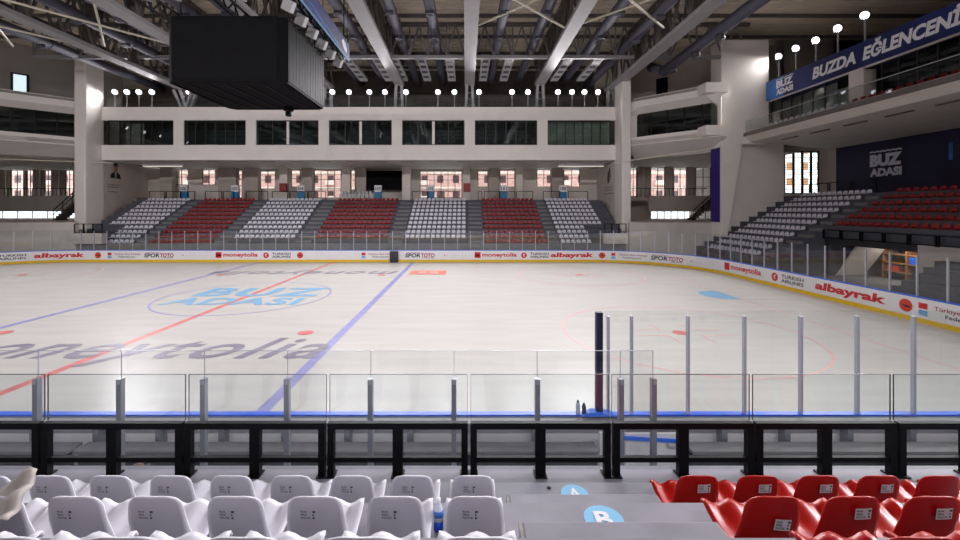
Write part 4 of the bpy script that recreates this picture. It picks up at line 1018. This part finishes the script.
# outer walls that close the hall
for (nm, a, lab) in (('wall_left',(-78,-77.6,-14,62,-.1,ZR+.2),'plain side wall of the hall'),('wall_near',(-78,48,-13.6,-13.2,-.1,ZR+.2),'plain wall of the hall behind the terrace'),('wall_right_outer',(47.6,48,-14,44,-.1,ZR+.2),'plain outer side wall of the hall')):
    struct(MB().box(*a).build(nm, 'wall_grey'), lab, 'wall')
k = MB(); k.box(-78,32.8,61.7,62,10.6,ZR+.2); k.box(-78,-76,61.7,62,-.1,10.6); k.box(32.6,32.8,43.8,62,-.1,ZR+.2); k.box(38,48,43.8,44,-.1,ZR+.2); k.box(32,48,43.8,44,11.2,ZR+.2); struct(k.build('wall_far_upper', 'wall_grey'), 'grey wall high behind the far lamps', 'wall')
k = MB(); k.box(-39.5,16.2,53.5,53.7,ZT-.4,ZR); struct(k.build('wall_behind_lamps', 'slot_dark'), 'dark wall behind the row of flood lamps', 'wall')
T = thing('parapet_glass', 'glass balustrade on top of the far storey front', 'balustrade', (-11,FY+.3,ZT))
for i in range(28):
    x = -39.2+1.97*i; MB().box(x,x+1.95,FY+.3,FY+.32,ZT,ZT+1.0).build('glass_pane', 'clear_glass', T)
# ------------------------------------------------------------------ scoreboard
sx0, sx1, sy0, sy1, sz0, sz1 = pX(170,21.1)-.3, pX(277,21.1)+.38, 21.1, 27.2, 11.17, 14.4
ch = .38
SB = thing('scoreboard', 'black hanging scoreboard cube with ribbed sloping underside', 'scoreboard', ((sx0+sx1)/2,(sy0+sy1)/2,sz0))
oct_ = [(sx0+ch,sy0),(sx1-ch,sy0),(sx1,sy0+ch),(sx1,sy1-ch),(sx1-ch,sy1),(sx0+ch,sy1),(sx0,sy1-ch),(sx0,sy0+ch)]
MB().prism(oct_, lambda x,y: (x,y,sz0+.05), lambda x,y: (x,y,sz1)).build('body', 'black_panel', SB)
k = MB(); ins = .06
k.ring([(x,y) for x,y in oct_], [((sx0+sx1)/2+(x-(sx0+sx1)/2)*.97, (sy0+sy1)/2+(y-(sy0+sy1)/2)*.97) for x,y in oct_], lambda x,y: (x,y,sz0), lambda x,y: (x,y,sz0+.05)); k.build('bottom_rim', 'black_panel', SB)
MB().box(sx0+ch,sx1-ch,sy0-.03,sy0,sz0+.1,sz1-.05).build('front_screen', 'black_panel', SB)
MB().box(sx1,sx1+.03,sy0+ch,sy1-ch,sz0+.1,sz1-.05).build('side_screen', 'black_panel', SB)
for i in range(13):
    y = sy0+ch+.2+(sy1-sy0-2*ch-.4)*i/12; MB().box(sx1+.03,sx1+.04,y-.01,y+.01,sz0+.1,sz1-.05).build('screen_seam', 'black_metal', SB)
MB().box(sx0+.3,sx1-.3,sy0+.2,sy1-.2,sz0+.02,sz0+.05).build('underside', 'score_side', SB)
for i in range(5):
    x = sx0+.9+i*.95; MB().bar((x,sy0+.5,sz0+.0),(x+.35,sy1-.5,sz0+.0),.06,.05).build('underside_rib', 'black_metal', SB)
c = ((sx0+sx1)/2+.9, sy1-.6)
k = MB(); k.lathe([(.3,0),(.3,-.25),(.2,-.3),(.2,-.55),(.12,-.6)], (c[0],c[1],sz0+.05), 14); k.build('camera_pod', 'black_metal', SB)
for x in (sx0+.5,sx1-.5):
    for y in (sy0+.5,sy1-.5): MB().tube((x,y,sz1),(x,y,ZR-.1),.04,6).build('hanging_cable', 'black_metal', SB)
# rigging truss with speakers around the scoreboard
RG = thing('rigging_frame', 'black rigging truss square above the scoreboard', 'rigging', ((sx0+sx1)/2,24.2,sz1+.8))
ra, rb, rc, rd, rz = sx0-1.2, sx1+.5, 19.4, 29.6, 15.1
for (p, q) in (((ra,rc),(rb,rc)),((rb,rc),(rb,rd)),((rb,rd),(ra,rd)),((ra,rd),(ra,rc)),(((ra+rb)/2,rc),((ra+rb)/2,rd)),((ra,24.3),(rb,24.3))):
    for dz in (0,.7):
        MB().bar((p[0],p[1],rz+dz),(q[0],q[1],rz+dz),.1).build('truss_tube', 'black_metal', RG)
    n = 8; k = MB()
    for i in range(n):
        a = Vector((*p,rz)).lerp(Vector((*q,rz)), i/n); b = Vector((*p,rz+.7)).lerp(Vector((*q,rz+.7)), (i+.5)/n); c_ = Vector((*p,rz)).lerp(Vector((*q,rz)), (i+1)/n)
        k.bar(a,b,.07); k.bar(b,c_,.07)
    k.build('truss_lacing', 'black_metal', RG)
for x in (ra,rb):
    for y in (rc,rd): MB().tube((x,y,rz+.7),(x,y,ZR-.1),.04,6).build('hanging_cable', 'black_metal', RG)
spk = [(rb,20.6),(rb,22.2),(rb,23.8),(rb,25.4),(rb,27.0),(rb,28.6),(sx0+.4,rc),(sx0+1.8,rc),(sx1-1.2,rc)]
for n, (x, y) in enumerate(spk):
    T = thing('loudspeaker', f'small grey loudspeaker clamped to the scoreboard rigging, {words_n(n)} of nine', 'loudspeaker', (x,y,rz-.6), 'rigging loudspeakers')
    k = MB(); k.box(-.25,.25,-.2,.2,-.55,0); o = k.build('speaker_box', 'steel_grey', None, bevel=.03); o.parent = T; o.location = (0,0,.45); o.rotation_euler = (.3,.5,0)
    MB().bar((x,y,rz-.2),(x,y,rz+.0),.06).build('clamp', 'black_metal', T)
T = thing('hanging_banner', 'dark blue banner hanging beside the scoreboard rigging', 'banner', (-8.1,24,15))
MB().box(-8.12,-8.08,18.6,29.4,15.05,16.2).build('banner_cloth', 'banner_blue', T)
MB().bar((-8.1,18.6,15.05),(-8.1,29.4,15.05),.06).build('banner_hem', 'ad_sky', T)
hb = lambda a, z: (-8.065, 29.4-a, z)
k = MB(); pts_ = [(.8,15.3),(1.5,15.45),(1.9,15.7),(1.6,16.0),(1.0,15.9),(.7,15.6)]; k.v = [hb(*p) for p in pts_]; k.f = [tuple(range(6))]; k.build('banner_emblem', 'mural_print', T)
k = MB()
for i in range(6): k.bar(hb(2.6+i*1.2,15.2+.05*i), hb(3.8+i*1.2,15.25+.05*i+.1*(i%2)), .02, .1)
k.build('banner_streak', 'banner_sky', T)
for y in (19,24,29): MB().tube((-8.1,y,16.2),(-8.1,y,ZR-.1),.02,6).build('banner_cord', 'black_metal', T)
# ------------------------------------------------------------------ flood lamps
def flood(loc, base_z, aim, label, power=FLOOD_W, col=(1,.97,1), big=.8, spread=92):
    loc = Vector(loc); T = thing('flood_lamp', label, 'flood lamp', (loc.x,loc.y,base_z), 'flood lamps')
    MB().tube((loc.x,loc.y,base_z),(loc.x,loc.y,loc.z-.3),.06,8).build('pole', 'steel_white', T)
    dirv = (Vector(aim)-loc).normalized(); rot = dirv.to_track_quat('-Z','Y')
    k = MB(); r = .38*big
    k.lathe([(r*.45,.32),(r*.85,.22),(r,.02),(r,-.06),(r*.9,-.06)], (0,0,0), 18)
    def turn(o): o.parent = T; o.matrix_parent_inverse = Matrix.Translation(-Vector((loc.x,loc.y,base_z))); o.location = loc; o.rotation_euler = rot.to_euler(); return o
    turn(k.build('lamp_housing', 'charcoal', None, True))
    k = MB(); disc(k, lambda a,b: (a,b,-.07), 0, 0, r*.9, 20); turn(k.build('lamp_lens', 'flood_lens'))
    MB().bar((loc.x-.45*big,loc.y,loc.z-.3),(loc.x+.45*big,loc.y,loc.z-.3),.08).build('yoke', 'steel_grey', T)
    ld = bpy.data.lights.new('lamp_light', 'AREA'); ld.shape = 'DISK'; ld.size = r*1.7; ld.energy = power; ld.color = col; ld.spread = math.radians(spread)
    lo = bpy.data.objects.new('lamp_light', ld); COL.objects.link(lo); turn(lo); lo.location = loc+dirv*.1
nfl = 0
for u in (115,127,139,152,189,332.5,349,369.5,385,406,438,454.5,479,512,528,558,572,584.5,598):
    x = pX(u,47); flood((x,47,17.85), ZT, (x*.6-5,18,0), f'bright flood lamp on a pole, {words_n(nfl)} along the far storey front'); nfl += 1
nfl = 0
for u, v in ((779,56),(796,48),(816,40),(838,28),(865,15)):
    X_ = 29.0; Y_ = yX(u,X_); flood((X_,Y_,pZ(v,Y_)), 16.5, (0,Y_-14,0), f'bright flood lamp behind the long blue banner, {words_n(nfl)} from the white pier', col=(1,.96,.94)); nfl += 1
# unseen lamps added at both ends to brighten the nearest seats and the ice
for i in range(5):
    flood((29,19.5-2.6*i,17.6), 16.5, (2,10-1.5*i,1), f'added unseen flood lamp on the end storey front, {words_n(i)} nearer than the visible row', power=FLOOD_W*1.7, col=(.97,.96,1))
for i in range(9):
    flood((-53,37-3.6*i,17.6), 16.4, (-24,30-3.6*i,0), f'added unseen flood lamp on the opposite end storey front, {words_n(i)} along it', power=FLOOD_W*.6)
k = MB(); k.box(-63,-52.7,2,39,16.0,16.5); struct(k.build('trim_end_storey', 'wall_white'), 'top of the opposite end storey front', 'parapet')
# unseen row added behind the viewer, spread wide enough to light the nearest seats
for i in range(12):
    x = -40+5.0*i; flood((x,-6,17.5), 15.6, (x*.7-4,34,3), f'added unseen flood lamp on the near storey front, {words_n(i)} along it', power=FLOOD_W*1.0, spread=92)
k = MB(); k.box(-45,30,-13,-6.2,15.2,15.7); struct(k.build('trim_near_storey', 'wall_white'), 'top of the near storey front', 'parapet')
# ------------------------------------------------------------------ small dark box at the far boards
T = thing('gate_box', 'small dark grey box against the far boards between two adverts', 'box', (pX(394,38.5),38.5,.15))
x = pX(394,38.5); MB().box(x-.38,x+.38,38.35,38.66,.0,1.0).build('box_body', 'charcoal', T, bevel=.05); MB().box(x-.3,x+.3,38.3,38.36,.1,.5).build('box_front', 'ad_dark', T)
# ------------------------------------------------------------------ the remaining far seats, too many to take singly
for col, lab in (('white','rows of white plastic seats in the outer blocks of the far stand'),('red','rows of red plastic seats in the outer blocks of the far stand')):
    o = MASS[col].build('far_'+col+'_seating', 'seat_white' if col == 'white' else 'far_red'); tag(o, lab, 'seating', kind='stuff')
